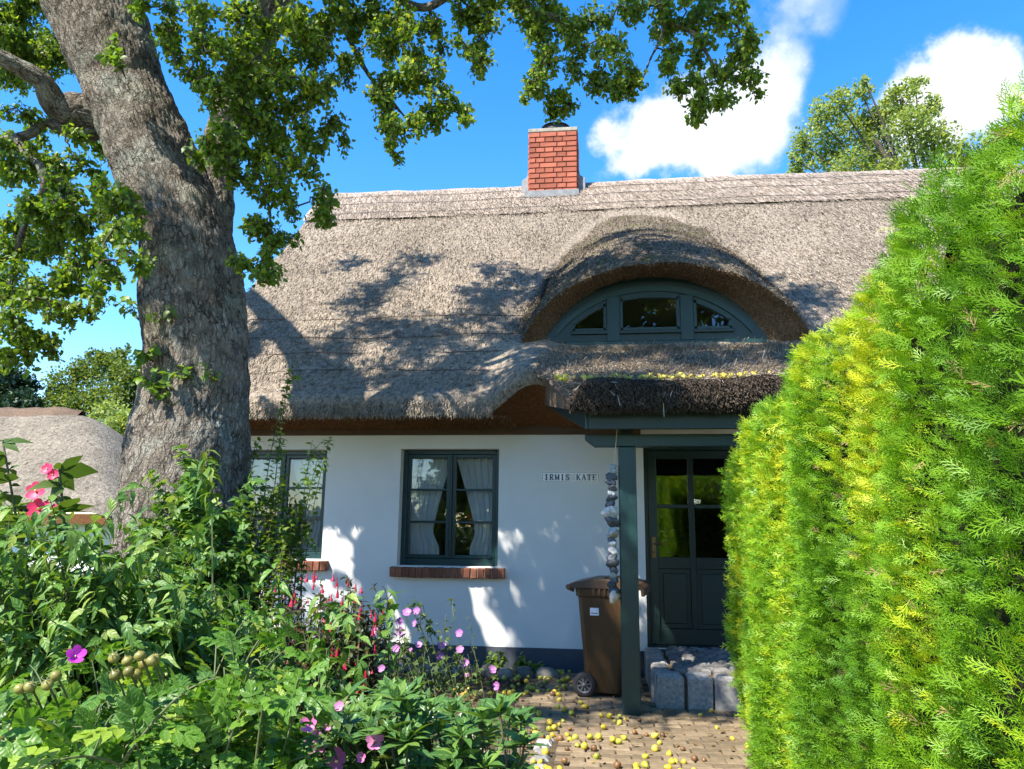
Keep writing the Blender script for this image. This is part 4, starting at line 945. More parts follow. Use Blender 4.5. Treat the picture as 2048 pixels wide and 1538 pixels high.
def bark_mat():
    m = bpy.data.materials.new('bark'); m.use_nodes = True; nt = m.node_tree; N = nt.nodes; L = nt.links
    b = N['Principled BSDF']; b.inputs['Roughness'].default_value = .95; b.inputs['Specular IOR Level'].default_value = .15
    tc = N.new('ShaderNodeTexCoord')
    ba = N.new('ShaderNodeAttribute'); ba.attribute_name = 'bark_coord'
    dn = N.new('ShaderNodeTexNoise'); dn.inputs['Scale'].default_value = 1.1; dn.inputs['Detail'].default_value = 4; L.new(ba.outputs['Vector'], dn.inputs['Vector'])
    ds = N.new('ShaderNodeVectorMath'); ds.operation = 'MULTIPLY_ADD'; L.new(dn.outputs['Color'], ds.inputs[0]); ds.inputs[1].default_value = (1.1, 1.1, 2.2); L.new(ba.outputs['Vector'], ds.inputs[2])
    def plates(sc, wd, st):
        mpv = N.new('ShaderNodeVectorMath'); mpv.operation = 'MULTIPLY'; L.new(ds.outputs[0], mpv.inputs[0]); mpv.inputs[1].default_value = st
        v = N.new('ShaderNodeTexVoronoi'); v.feature = 'DISTANCE_TO_EDGE'; v.inputs['Scale'].default_value = sc; L.new(mpv.outputs[0], v.inputs['Vector'])
        q = N.new('ShaderNodeMapRange'); q.interpolation_type = 'SMOOTHSTEP'; q.inputs['From Min'].default_value = .0; q.inputs['From Max'].default_value = wd; L.new(v.outputs['Distance'], q.inputs['Value']); return q.outputs[0]
    p1 = plates(1.0, .13, (1.15, 1.15, .34)); p2 = plates(1.0, .16, (2.7, 2.7, .55))
    h2 = N.new('ShaderNodeMath'); h2.operation = 'MULTIPLY_ADD'; L.new(p2, h2.inputs[0]); h2.inputs[1].default_value = .5; h2.inputs[2].default_value = .5; p2 = h2.outputs[0]
    pm = N.new('ShaderNodeMath'); pm.operation = 'MULTIPLY'; L.new(p1, pm.inputs[0]); L.new(p2, pm.inputs[1])
    iv = N.new('ShaderNodeMath'); iv.operation = 'MULTIPLY_ADD'; L.new(pm.outputs[0], iv.inputs[0]); iv.inputs[1].default_value = -.95; iv.inputs[2].default_value = .95
    wn = N.new('ShaderNodeTexNoise'); wn.inputs['Scale'].default_value = .35; wn.inputs['Detail'].default_value = 5; L.new(ba.outputs['Vector'], wn.inputs['Vector'])      # cracks open wide here, close there
    wm = N.new('ShaderNodeMapRange'); wm.inputs['From Min'].default_value = .36; wm.inputs['From Max'].default_value = .62; wm.inputs['To Min'].default_value = .25; L.new(wn.outputs['Fac'], wm.inputs['Value'])
    im = N.new('ShaderNodeMath'); im.operation = 'MULTIPLY'; L.new(iv.outputs[0], im.inputs[0]); L.new(wm.outputs[0], im.inputs[1]); iv = im
    n1 = N.new('ShaderNodeTexNoise'); n1.inputs['Scale'].default_value = 7; n1.inputs['Detail'].default_value = 8; n1.inputs['Roughness'].default_value = .7; L.new(tc.outputs['Object'], n1.inputs['Vector'])
    cr = N.new('ShaderNodeValToRGB'); e = cr.color_ramp.elements; e[0].position = .3; e[0].color = (.12, .10, .075, 1); e[1].position = .76; e[1].color = (.38, .35, .30, 1); k = e.new(.5); k.color = (.24, .207, .165, 1); L.new(n1.outputs['Fac'], cr.inputs['Fac'])
    n2 = N.new('ShaderNodeTexNoise'); n2.inputs['Scale'].default_value = 2.6; n2.inputs['Detail'].default_value = 9; n2.inputs['Roughness'].default_value = .75; L.new(tc.outputs['Object'], n2.inputs['Vector'])
    lm = N.new('ShaderNodeMapRange'); lm.inputs['From Min'].default_value = .51; lm.inputs['From Max'].default_value = .63; lm.inputs['To Max'].default_value = .75; L.new(n2.outputs['Fac'], lm.inputs['Value'])
    lc = N.new('ShaderNodeMixRGB'); L.new(lm.outputs[0], lc.inputs['Fac']); L.new(cr.outputs[0], lc.inputs['Color1']); lc.inputs['Color2'].default_value = (.33, .35, .29, 1)
    ck = N.new('ShaderNodeMixRGB'); L.new(iv.outputs[0], ck.inputs['Fac']); L.new(lc.outputs[0], ck.inputs['Color1']); ck.inputs['Color2'].default_value = (.028, .02, .015, 1)
    L.new(ck.outputs[0], b.inputs['Base Color'])
    mp = N.new('ShaderNodeMapping'); mp.inputs['Scale'].default_value = (38, 38, 15); L.new(tc.outputs['Object'], mp.inputs['Vector'])
    n3 = N.new('ShaderNodeTexNoise'); n3.inputs['Scale'].default_value = 1; n3.inputs['Detail'].default_value = 7; n3.inputs['Roughness'].default_value = .75; L.new(mp.outputs[0], n3.inputs['Vector'])
    bp = N.new('ShaderNodeBump'); bp.inputs['Strength'].default_value = .9; bp.inputs['Distance'].default_value = .02; hm = N.new('ShaderNodeMath'); hm.operation = 'MULTIPLY_ADD'; L.new(pm.outputs[0], hm.inputs[0]); hm.inputs[1].default_value = .9; L.new(n3.outputs['Fac'], hm.inputs[2]); L.new(hm.outputs[0], bp.inputs['Height']); L.new(bp.outputs[0], b.inputs['Normal'])
    MATS['bark'] = m
bark_mat()

def bark_limb(name, P, R, parent, step=.014, around=None, depth=.016, seed=0, plate=(.042, .15)):
    P = np.asarray(P, float); R = np.asarray(R, float); seg = np.linalg.norm(np.diff(P, axis=0), axis=1); s = np.concatenate([[0], np.cumsum(seg)])
    q = np.arange(0, s[-1], step)
    def sm(v):     # smooth interpolation of the control rings
        d = np.gradient(v, s); i = np.clip(np.searchsorted(s, q, 'right') - 1, 0, len(s) - 2); h = s[i + 1] - s[i]; t = (q - s[i]) / h
        return (2 * t ** 3 - 3 * t ** 2 + 1) * v[i] + (t ** 3 - 2 * t ** 2 + t) * h * d[i] + (3 * t ** 2 - 2 * t ** 3) * v[i + 1] + (t ** 3 - t ** 2) * h * d[i + 1]
    C = np.stack([sm(P[:, k]) for k in range(3)], -1); r = np.maximum(sm(R), .004); n = around or int(min(230, max(24, 2 * math.pi * R.max() / step)))
    T = nrm(np.gradient(C, axis=0)); ref = np.array([0.1, 1, 0.05]) if abs(T[:, 2].mean()) > .5 else np.array([0, .3, 1.]); X = nrm(np.cross(T, ref)); Y = np.cross(T, X)
    a = np.arange(n) * 2 * np.pi / n; ca, sa = np.cos(a)[None, :], np.sin(a)[None, :]
    dirv = ca[..., None] * X[:, None] + sa[..., None] * Y[:, None]
    big = C[:, None] + dirv * r[:, None, None]
    lob = fbm(big * 2.3, 70 + seed, 3) * .075 * r[:, None] + vnoise(big * 7, 90 + seed) * .035 * r[:, None]
    rr = r[:, None] + lob; S1 = C[:, None] + dirv * rr[..., None]
    cc = np.stack([ca * rr / plate[0] + fbm(S1 * 9, 5) * .35, sa * rr / plate[0] + fbm(S1 * 9, 6) * .35, q[:, None] / plate[1] + fbm(S1 * 8, 8) * .5 + 0 * ca], -1)
    e = worley_edge(cc, 3 + seed); crack = 1 - sstep(.0, .20, e)
    rr = rr - crack * depth * .7 * np.minimum(1, r[:, None] / .15) + fbm(S1 * 30, 9, 2) * .0035
    V = C[:, None] + dirv * rr[..., None]; m = len(q); i = np.arange(m - 1)[:, None] * n; k = np.arange(n)[None]; k2 = (k + 1) % n
    Fq = np.stack([i + k, i + k2, i + n + k2, i + n + k], -1).reshape(-1, 4)
    me = mesh_np(name, V.reshape(-1, 3) - np.array(parent.location), Fq, True); at = me.attributes.new('bark_coord', 'FLOAT_VECTOR', 'POINT'); at.data.foreach_set('vector', np.stack([ca * r[:, None] / .048 + 0 * rr, sa * r[:, None] / .048 + 0 * rr, q[:, None] / .048 + 0 * rr], -1).astype(np.float32).ravel())
    return link(name, me, 'bark', parent), C, r

# ------------------------------------------------------------------ the old pear tree
def pear_tree():
    TY = 5.72
    t = thing('pear_tree', 'old pear tree with thick furrowed leaning trunk in front of the cottage', 'tree', (-3.2, TY, 0))
    def ring(y, xl, xr, Y):
        c = onY((xl + xr) / 2, y, Y); a, b = onY(xl, y, Y), onY(xr, y, Y); return c, np.linalg.norm(b - a) / 2
    rs = [(1480, 150, 560, TY), (1330, 205, 520, TY), (1200, 228, 505, TY), (1060, 240, 500, TY), (980, 250, 496, TY), (880, 262, 492, TY), (800, 285, 492, TY), (700, 298, 491, TY), (600, 290, 484, TY), (500, 290, 470, TY), (430, 280, 446, TY - .02), (350, 240, 410, TY - .04), (250, 200, 362, TY - .08), (150, 165, 318, TY - .12), (60, 120, 290, TY - .16), (-50, 75, 215, TY - .2), (-180, 10, 95, TY - .2), (-380, -120, -60, TY - .1), (-650, -310, -275, TY)]
    CR = [ring(*q) for q in rs]; P = np.array([c for c, _ in CR]); R = np.array([r for _, r in CR]) * .94; P[0, 2] = min(P[0, 2], -.1)
    _, C0, r0 = bark_limb('trunk', P, R, t, seed=1, step=.021)
    sk = [(C0[i], r0[i]) for i in range(len(C0) // 2, len(C0), 14)]
    # right-hand limb
    rs = [(520, 345, 455, TY + .1), (430, 370, 462, TY + .15), (340, 392, 466, TY + .2), (260, 420, 492, TY + .22), (180, 440, 508, TY + .25), (90, 480, 545, TY + .25), (0, 515, 575, TY + .25), (-120, 560, 610, TY + .2), (-300, 640, 680, TY + .1), (-500, 700, 730, TY)]
    CR = [ring(*q) for q in rs]; _, C1, r1 = bark_limb('limb', [c for c, _ in CR], [r for _, r in CR], t, seed=2); sk += [(C1[i], r1[i]) for i in range(len(C1) // 3, len(C1), 14)]
    # burly stub and limb on the left
    pts = [(onY(250, 250, TY), .17), (onY(195, 235, TY - .1), .175), (onY(145, 222, TY - .2), .165), (onY(112, 208, TY - .3), .12), (onY(85, 165, TY - .45), .085), (onY(30, 130, TY - .6), .07), (onY(-60, 90, TY - .8), .055), (onY(-180, 40, TY - 1.0), .03)]
    _, C2, r2 = bark_limb('limb', [p for p, _ in pts], [r for _, r in pts], t, seed=3); sk += [(C2[i], r2[i]) for i in range(len(C2) // 2, len(C2), 10)]
    pts = [(onY(215, 262, TY - .05), .07), (onY(170, 268, TY - .15), .065), (onY(120, 258, TY - .25), .05), (onY(95, 245, TY - .3), .042), (onY(60, 268, TY - .4), .04), (onY(0, 282, TY - .5), .035), (onY(-90, 300, TY - .6), .025)]
    _, C3, r3 = bark_limb('limb', [p for p, _ in pts], [r for _, r in pts], t, seed=4, around=40); sk += [(C3[i], r3[i]) for i in range(len(C3) // 2, len(C3), 8)]
    # hanging branch on the far left
    pts = [(onY(30, 275, TY - .45), .038), (onY(45, 300, TY - .5), .036), (onY(85, 345, TY - .55), .034), (onY(88, 375, TY - .55), .032), (onY(60, 420, TY - .55), .028), (onY(40, 480, TY - .55), .024), (onY(20, 560, TY - .5), .018), (onY(0, 640, TY - .5), .012)]
    _, C4, r4 = bark_limb('branch', [p for p, _ in pts], [r for _, r in pts], t, seed=5, around=28); sk += [(C4[i], r4[i]) for i in range(4, len(C4), 8)]
    # the long boughs over the roof: along the top edge of the photograph
    for poly in ([(575, 0, 5.9, .05), (640, -40, 5.9, .05), (740, -60, 5.8, .045), (800, 0, 5.75, .04), (850, 15, 5.7, .035), (920, -20, 5.7, .034), (1000, -30, 5.7, .034), (1060, 20, 5.65, .03), (1120, 40, 5.65, .024), (1135, 90, 5.65, .014)],
                 [(1000, -30, 5.7, .036), (1100, -60, 5.7, .034), (1220, -60, 5.7, .03), (1310, 0, 5.7, .028), (1335, 40, 5.7, .024), (1390, 70, 5.7, .019), (1415, 110, 5.7, .014), (1440, 160, 5.7, .008)],
                 [(1310, 0, 5.7, .022), (1380, -10, 5.75, .018), (1440, 20, 5.75, .014), (1490, 70, 5.75, .008)],
                 [(1330, 40, 5.7, .014), (1320, 80, 5.7, .012), (1300, 120, 5.7, .009), (1285, 160, 5.7, .006)],
                 [(640, -40, 5.9, .04), (690, 60, 5.85, .03), (745, 160, 5.8, .018), (790, 210, 5.8, .012), (830, 260, 5.8, .006)],
                 [(500, 150, 5.95, .035), (560, 190, 5.8, .03), (600, 280, 5.7, .02), (600, 360, 5.65, .01)],
                 [(460, 240, 5.9, .03), (510, 330, 5.6, .02), (540, 430, 5.5, .012), (540, 520, 5.5, .006)]):
        pts = [(onY(x, y, Y), r) for x, y, Y, r in poly]
        _, Cn, rn = bark_limb('branch', [p for p, _ in pts], [r for _, r in pts], t, seed=7, around=20, step=.02, depth=.004)
        sk += [(Cn[i], rn[i]) for i in range(0, len(Cn), 7)]
    # foliage masses that the photograph shows (x, y, distance, radius in px)
    B = []
    def add(l):
        for x, y, Y, r in l: B.append((onY(x, y, Y), r / F * Y))
    r_ = random.Random(3)
    add([(30, 40, 6.4, 60), (90, 90, 6.4, 50), (20, 150, 6.4, 55), (95, 20, 6.4, 45), (60, 230, 5.3, 35), (20, 340, 5.2, 50), (75, 330, 5.3, 40), (130, 380, 5.2, 40), (60, 420, 5.0, 50), (160, 450, 5.1, 40), (215, 420, 4.9, 42), (245, 470, 4.7, 40), (255, 400, 4.9, 36), (20, 500, 5.2, 50), (100, 500, 5.2, 45), (150, 540, 5.1, 40), (60, 580, 5.1, 45), (20, 640, 5.1, 45), (110, 620, 5.0, 36), (50, 690, 5.2, 36), (10, 720, 5.2, 34), (200, 590, 5.0, 24), (150, 270, 5.5, 26), (30, 280, 5.4, 34), (110, 330, 5.4, 32), (200, 380, 5.1, 30), (230, 540, 4.6, 22), (265, 520, 4.5, 20), (90, 440, 5.3, 40), (120, 580, 5.2, 36), (30, 460, 5.6, 46), (160, 620, 5.1, 22), (90, 680, 5.3, 26), (180, 500, 5.2, 32), (10, 590, 5.4, 40), (60, 130, 6.3, 50), (10, 80, 6.2, 50), (170, 330, 5.6, 25), (185, 300, 5.9, 22), (130, 120, 6.4, 35), (40, 90, 6.5, 50)])
    add([(330, 60, 5.1, 40), (390, 30, 5.1, 45), (440, 90, 5.2, 45), (470, 150, 5.2, 42), (400, 150, 5.1, 32), (430, 210, 5.1, 30), (410, 290, 5.1, 18), (450, 260, 5.2, 30), (470, 210, 5.2, 36), (490, 130, 5.2, 40), (440, 320, 5.25, 22), (480, 300, 5.3, 28), (350, 120, 5.1, 26), (500, 250, 5.3, 34), (470, 350, 5.35, 18), (520, 60, 5.3, 50), (580, 40, 5.5, 50), (560, 130, 5.4, 50), (620, 110, 5.5, 50), (650, 40, 5.5, 50), (530, 220, 5.4, 42), (590, 220, 5.5, 45), (640, 190, 5.5, 40), (560, 290, 5.4, 38), (520, 300, 5.4, 32), (610, 290, 5.5, 36), (660, 260, 5.6, 28), (560, 350, 5.4, 32), (620, 350, 5.5, 30), (530, 390, 5.4, 32), (575, 400, 5.4, 28), (645, 400, 5.5, 26), (530, 450, 5.4, 30), (560, 470, 5.4, 24), (645, 440, 5.5, 16), (530, 520, 5.4, 26), (530, 555, 5.4, 18), (500, 460, 5.4, 20), (480, 520, 5.4, 14), (690, 130, 5.6, 35), (700, 30, 5.7, 40)])
    add([(740, 30, 5.7, 45), (800, 40, 5.7, 42), (780, 100, 5.7, 38), (840, 110, 5.7, 36), (870, 60, 5.7, 34), (770, 160, 5.7, 32), (820, 180, 5.7, 34), (870, 170, 5.7, 32), (900, 210, 5.7, 30), (860, 220, 5.7, 28), (780, 220, 5.7, 34), (800, 270, 5.7, 28), (780, 300, 5.7, 18), (930, 240, 5.7, 20), (840, 260, 5.7, 22), (920, 40, 5.7, 36), (930, 100, 5.7, 24), (960, 130, 5.7, 24), (965, 60, 5.7, 30), (970, 10, 5.7, 40)])
    add([(1040, 10, 5.65, 42), (1090, 20, 5.65, 40), (1080, 80, 5.65, 34), (1130, 60, 5.65, 34), (1100, 130, 5.65, 30), (1080, 180, 5.65, 28), (1120, 190, 5.65, 24), (1105, 205, 5.65, 14), (1060, 185, 5.65, 16), (1160, 110, 5.65, 32), (1180, 40, 5.65, 38), (1200, 150, 5.65, 32), (1230, 90, 5.65, 32), (1240, 160, 5.65, 28), (1225, 190, 5.65, 18), (1260, 30, 5.65, 32), (1270, 170, 5.65, 18), (1330, 20, 5.7, 34), (1370, 50, 5.7, 30), (1345, 100, 5.7, 24), (1400, 20, 5.7, 34), (1410, 90, 5.7, 28), (1450, 50, 5.7, 32), (1470, 110, 5.7, 32), (1500, 160, 5.7, 26), (1450, 160, 5.7, 28), (1390, 160, 5.7, 22), (1350, 180, 5.7, 20), (1400, 215, 5.7, 22), (1445, 200, 5.7, 22), (1395, 235, 5.7, 14), (1500, 110, 5.7, 22), (1340, 140, 5.7, 14), (1480, 20, 5.7, 26)])
    for c, r in list(B):      # fuller masses: smaller clumps in front of, behind and beside each
        for _ in range(3):
            v = rng.normal(0, 1, 3); v /= np.linalg.norm(v); B.append((c + v * np.array([1.0, 2.2, .9]) * r * 1.05, r * rng.uniform(.55, .8)))
    nvis = len(B)
    # the rest of the crown, above the picture: kept where its shade falls as it does in the photograph
    def hit(p):
        best = None; d = -TOSUN; k = (ZR - 2.90) / (RY - 7.62)
        c = []
        tt = (p[2] - 2.90 - k * (p[1] - 7.62)) / (k * d[1] - d[2]); c.append((tt, 'roof'))
        c.append(((WY - p[1]) / d[1], 'wall')); c.append((-p[2] / d[2], 'ground')); c.append(((1.05 - p[0]) / d[0], 'hedge'))
        for tt, n in sorted(c):
            if tt <= 0: continue
            q = p + d * tt
            if n == 'roof' and 7.5 <= q[1] <= 12.1 and XL < q[0] < XR: return n, q
            if n == 'wall' and q[2] < 2.5 and q[0] > XL: return n, q
            if n == 'ground': return n, q
            if n == 'hedge' and 0 < q[1] < 6.2 and q[2] < 2.7: return n, q
        return 'none', p
    tries = 0; extra = []
    while len(extra) < 150 and tries < 60000:
        tries += 1
        u = r_.uniform(-1, 1); v = r_.uniform(-1, 1); w = r_.uniform(-.8, 1)
        if u * u + v * v + w * w > 1: continue
        p = np.array([-3.3 + 4.9 * u, 5.0 + 3.9 * v, 8.0 + 2.9 * w])
        x, y, dpt = proj(p); x, y, dpt = x[0], y[0], dpt[0]
        if dpt > 0 and -140 < x < 2190 and y > -130: continue
        n, q = hit(p); hx, hy, hd = proj(q); hx, hy = hx[0], hy[0]
        ok = False
        if n == 'roof':
            lim = np.interp(hx, [480, 560, 640, 740, 930, 1000, 1150, 1300, 1480, 1700, 1760], [640, 560, 520, 500, 500, 540, 540, 480, 540, 600, 700])
            ok = 470 < hx < 1720 and hy > lim and (hx > 700 or r_.random() < .35)
        elif n == 'wall': ok = r_.random() < (.5 if hx > 1000 and hy > 1120 else .05)
        elif n == 'ground': ok = 560 < hx < 1700 and 1250 < hy < 1600 and r_.random() < (1. if hx > 1120 and hy < 1425 else .5)
        if not ok: continue
        if any(np.linalg.norm(p - e) < .5 for e, _ in extra): continue
        extra.append((p, r_.uniform(.34, .58)))
    B += extra
    # grow branches from the nearest wood to each mass, then twigs and leaves
    br, tws, up, pos, RR, sc = [], [], [], [], [], []
    order = sorted(range(len(B)), key=lambda i: min(np.linalg.norm(B[i][0] - s[0]) for s in sk))
    rem = set(order); pts = np.array([s[0] for s in sk]); rad = np.array([s[1] for s in sk])
    BC = np.array([b[0] for b in B]); dmin = np.array([np.linalg.norm(pts - c, axis=1).min() for c in BC])
    while rem:
        i = min(rem, key=lambda j: dmin[j]); rem.discard(i); c, r = B[i]
        d = np.linalg.norm(pts - c, axis=1); k = int(np.argmin(d)); p0 = pts[k]; L = d[k]
        mid = (p0 + c) / 2 + np.array([rng.normal(0, .1), rng.normal(0, .1), .12]) * L; nseg = max(5, int(L / .12)); cv = bez(p0, mid, c + np.array([0, 0, .15 * r]), nseg + 1)
        cv[1:-1] += rng.normal(0, .018, (len(cv) - 2, 3)); r0_ = min(rad[k] * .6, .010 + .016 * L + .012 * r); br.append((cv, np.linspace(max(r0_, .008), .006, len(cv))))
        for q, rq in zip(cv[2:], np.linspace(r0_, .007, len(cv))[2:]): pts = np.vstack([pts, q]); rad = np.append(rad, max(rq, .008))
        if rem:
            rl = list(rem); nd = np.linalg.norm(BC[rl][:, None] - cv[None], axis=2).min(1)
            for j, dd in zip(rl, nd): dmin[j] = min(dmin[j], dd)
        vis = i < nvis; ntw = int(max(7, (38 if vis else 7.5) * (r / .19) ** (1.9 if vis else 1.15)))
        for _ in range(ntw):
            v = nrm(rng.normal(0, 1, 3)) * r * rng.uniform(.55, 1.12); tgt = c + v * np.array([1, 1, .95]); st = cv[rng.integers(len(cv) // 2, len(cv))]
            m2 = (st + tgt) / 2 + rng.normal(0, .25, 3) * r + np.array([0, 0, .15 * r]); tw = bez(st, m2, tgt, 4); tw[1:-1] += rng.normal(0, .012, (2, 3)); tws.append((tw, np.linspace(.005, .0022, 4)))
            X, T = along(tw, .2, .042 if vis else .055)
            nl = 3 if vis else 3
            a, Rm = whorl(X, T, nl, 1.0, .75, .6, 2.4, .15); a = a + rng.normal(0, .022, a.shape)
            pos.append(a); RR.append(Rm); sc.append(rng.uniform(.032, .058, len(a)) * (1 if vis else 1.4)); up.append(np.full(len(a), not vis))
    pos, RR, sc, up = np.concatenate(pos), np.concatenate(RR), np.concatenate(sc), np.concatenate(up)
    o = link('branchlets', tubes_mesh('branchlets', [(P - np.array(t.location), r) for P, r in br], 5), 'twig', t); kind(o, 'stuff')
    o = link('twigs', tubes_mesh('twigs', [(P - np.array(t.location), r) for P, r in tws], 3), 'twig', t); kind(o, 'stuff')
    leaves(t, L_PEAR, pos[~up], RR[~up], sc[~up], 'pear_leaf', keep=300)
    leaves(t, L_FAR, pos[up], RR[up], sc[up], 'pear_leaf', rest='upper_foliage')
    # leafy sprouts straight from the bark
    pos, RR, sc, tw = [], [], [], []
    for x, y, Y, n in ((290, 705, 5.25, 5), (300, 760, 5.28, 4), (330, 640, 5.3, 3), (365, 745, 5.3, 3), (415, 745, 5.32, 2), (320, 800, 5.28, 3), (245, 400, 5.15, 5), (270, 420, 5.15, 5), (220, 100, 5.0, 5), (235, 130, 5.0, 4), (400, 320, 5.2, 5), (430, 330, 5.25, 4), (260, 620, 5.1, 3)):
        p = onY(x, y, Y)
        for _ in range(n):
            e = p + rng.normal(0, .055, 3) + np.array([0, -.05, .02]); cv = bez(p + np.array([0, .12, -.05]), (p + e) / 2 + np.array([0, 0, .03]), e, 6); tw.append((cv - np.array(t.location), np.linspace(.004, .002, 6)))
            X, T = along(cv, .4, .035); a, Rm = whorl(X, T, 2, 1.0, .5, .5); pos.append(a); RR.append(Rm); sc.append(rng.uniform(.05, .085, len(a)))
    kind(link('sprout', tubes_mesh('sprout', tw, 4), 'stem', t), 'stuff')
    leaves(t, L_PEAR, np.concatenate(pos), np.concatenate(RR), np.concatenate(sc), 'shoot_leaf', keep=0, rest='sprout_leaves')
    print('pear leaves', len(pos), 'extra', len(extra))
pear_tree()

# ------------------------------------------------------------------ clipped conifer hedge on the right
def hedge():
    y0, y1 = .9, 6.12
    h = thing('thuja_hedge', 'tall clipped bright green thuja hedge filling the right side', 'hedge', (1.5, 3.5, 0)); O = np.array(h.location)
    def H(y): return np.interp(y, [0, 2, 2.4, 2.85, 3.2, 4.3, 5.0, 5.7, 6.12], [2.66, 2.67, 2.66, 2.58, 2.50, 2.31, 2.24, 2.15, 1.92])
    def face(y, z):      # face of the hedge: x, bulging a little, with shallow buttresses where the single bushes stand
        return 1.08 - .045 * np.sin(y * 5.1 + .4) - .03 * np.sin(y * 11.3 + z * 1.3) + .05 * vnoise(np.stack([y * 2.2, z * 1.7, 0 * y], -1), 12) + .10 * sstep(1.9, 2.8, z) ** 2 - .03 * np.sin(z * 2.2)
    # dark woody core
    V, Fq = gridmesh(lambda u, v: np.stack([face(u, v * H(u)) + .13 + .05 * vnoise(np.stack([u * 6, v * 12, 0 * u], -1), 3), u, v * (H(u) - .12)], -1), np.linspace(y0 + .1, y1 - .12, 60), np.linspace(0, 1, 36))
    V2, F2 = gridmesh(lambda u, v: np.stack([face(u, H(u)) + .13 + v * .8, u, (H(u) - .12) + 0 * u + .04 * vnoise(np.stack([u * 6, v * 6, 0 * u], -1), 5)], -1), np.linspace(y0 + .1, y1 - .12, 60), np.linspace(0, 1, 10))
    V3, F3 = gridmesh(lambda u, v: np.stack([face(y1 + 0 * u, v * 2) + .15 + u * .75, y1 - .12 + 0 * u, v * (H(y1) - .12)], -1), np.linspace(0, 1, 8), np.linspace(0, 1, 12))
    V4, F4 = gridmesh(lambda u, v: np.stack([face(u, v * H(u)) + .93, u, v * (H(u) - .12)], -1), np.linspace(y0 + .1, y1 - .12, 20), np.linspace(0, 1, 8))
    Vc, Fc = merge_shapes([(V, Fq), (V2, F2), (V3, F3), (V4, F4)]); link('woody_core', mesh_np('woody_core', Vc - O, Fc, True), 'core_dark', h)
    def put(n, A, size, base, full, m='thuja', name='foliage', keep=0):
        y, z, out = A(n); k = len(y); x = face(y, z) + .09 * rng.random(k) ** .7 - .03
        dr = out + rng.normal(0, .42, (k, 3)); pos = np.stack([x, y, z], -1)
        tone = .60 + .42 * fbm(np.stack([y * 3.0, z * 1.1, x * 0], -1), 61, 3) + rng.normal(0, .17, k)      # lighter and darker upright patches along the row
        leaves(h, base, pos, frames(dr, rng.normal(0, 1, (k, 3))), size(k), m, keep=keep, name='spray', rest=name, rnd=tone)
    out = np.array([-.75, -.12, .42])
    def near(n):
        y = rng.uniform(1.6, 3.9, n); return y, rng.uniform(.0, 1, n) * (H(y) + .02), np.tile(out, (n, 1))
    def far(n):
        y = rng.uniform(3.8, y1, n); return y, rng.random(n) * (H(y) + .02), np.tile(out, (n, 1))
    put(12000, near, lambda k: rng.uniform(.05, .095, k), SPRAY_A, True, keep=260)
    put(18500, far, lambda k: rng.uniform(.055, .10, k), SPRAY_B, False, name='far_foliage')
    put(2500, lambda n: (lambda y: (y, rng.random(n) * H(y), np.tile(out, (n, 1))))(rng.uniform(y0, 1.7, n)), lambda k: rng.uniform(.09, .14, k), SPRAY_B, False, name='side_foliage')
    put(420, near, lambda k: rng.uniform(.05, .08, k), SPRAY_B, False, m='thuja_dry', name='dry_sprays')
    # top and far end
    n = 5000; y = rng.uniform(y0, y1, n); x = face(y, H(y)) + rng.random(n) ** 1.3 * .9; p = np.stack([x, y, H(y) - .06 + .05 * rng.random(n)], -1); dr = np.array([-.25, -.1, .9]) + rng.normal(0, .4, (n, 3))
    leaves(h, SPRAY_B, p, frames(dr, rng.normal(0, 1, (n, 3))), rng.uniform(.07, .12, n), 'thuja', rest='top_foliage')
    n = 3400; z = rng.random(n) * H(y1); x = face(y1 + 0 * z, z) + rng.random(n) ** 1.5 * .9; p = np.stack([x, y1 - .08 + .05 * rng.random(n), z], -1); dr = np.array([-.35, .75, .45]) + rng.normal(0, .4, (n, 3))
    leaves(h, SPRAY_B, p, frames(dr, rng.normal(0, 1, (n, 3))), rng.uniform(.07, .12, n), 'thuja', rest='end_foliage')
    # long unclipped shoots along the top, each a stem with sprays
    st, pos, RR, sc = [], [], [], []
    for k in range(16):
        yy = rng.uniform(1.9, 3.6); b = np.array([face(np.array([yy]), np.array([2.7]))[0] + rng.uniform(-.02, .35), yy, float(H(yy)) - .06]); L = rng.uniform(.08, .18) * (1.2 if yy < 2.7 else .75)
        e = b + np.array([rng.normal(-.04, .05), rng.normal(0, .06), L]); cv = bez(b, (b + e) / 2 + rng.normal(0, .03, 3), e, 6); st.append((cv - O, np.linspace(.004, .002, 6)))
        X, T = along(cv, .15, .028); a, Rm = whorl(X, T, 2, .6, 0, .3, 1.57, .3); pos.append(a); RR.append(Rm); sc.append(rng.uniform(.05, .085, len(a)))
        pos.append(e[None]); RR.append(frames(T[-1:], rng.normal(0, 1, (1, 3)))); sc.append(np.array([.07]))
    kind(link('shoot_stems', tubes_mesh('shoot_stems', st, 4), 'stem', h), 'stuff')
    leaves(h, SPRAY_A, np.concatenate(pos), np.concatenate(RR), np.concatenate(sc), 'thuja', rest='shoots')
hedge()

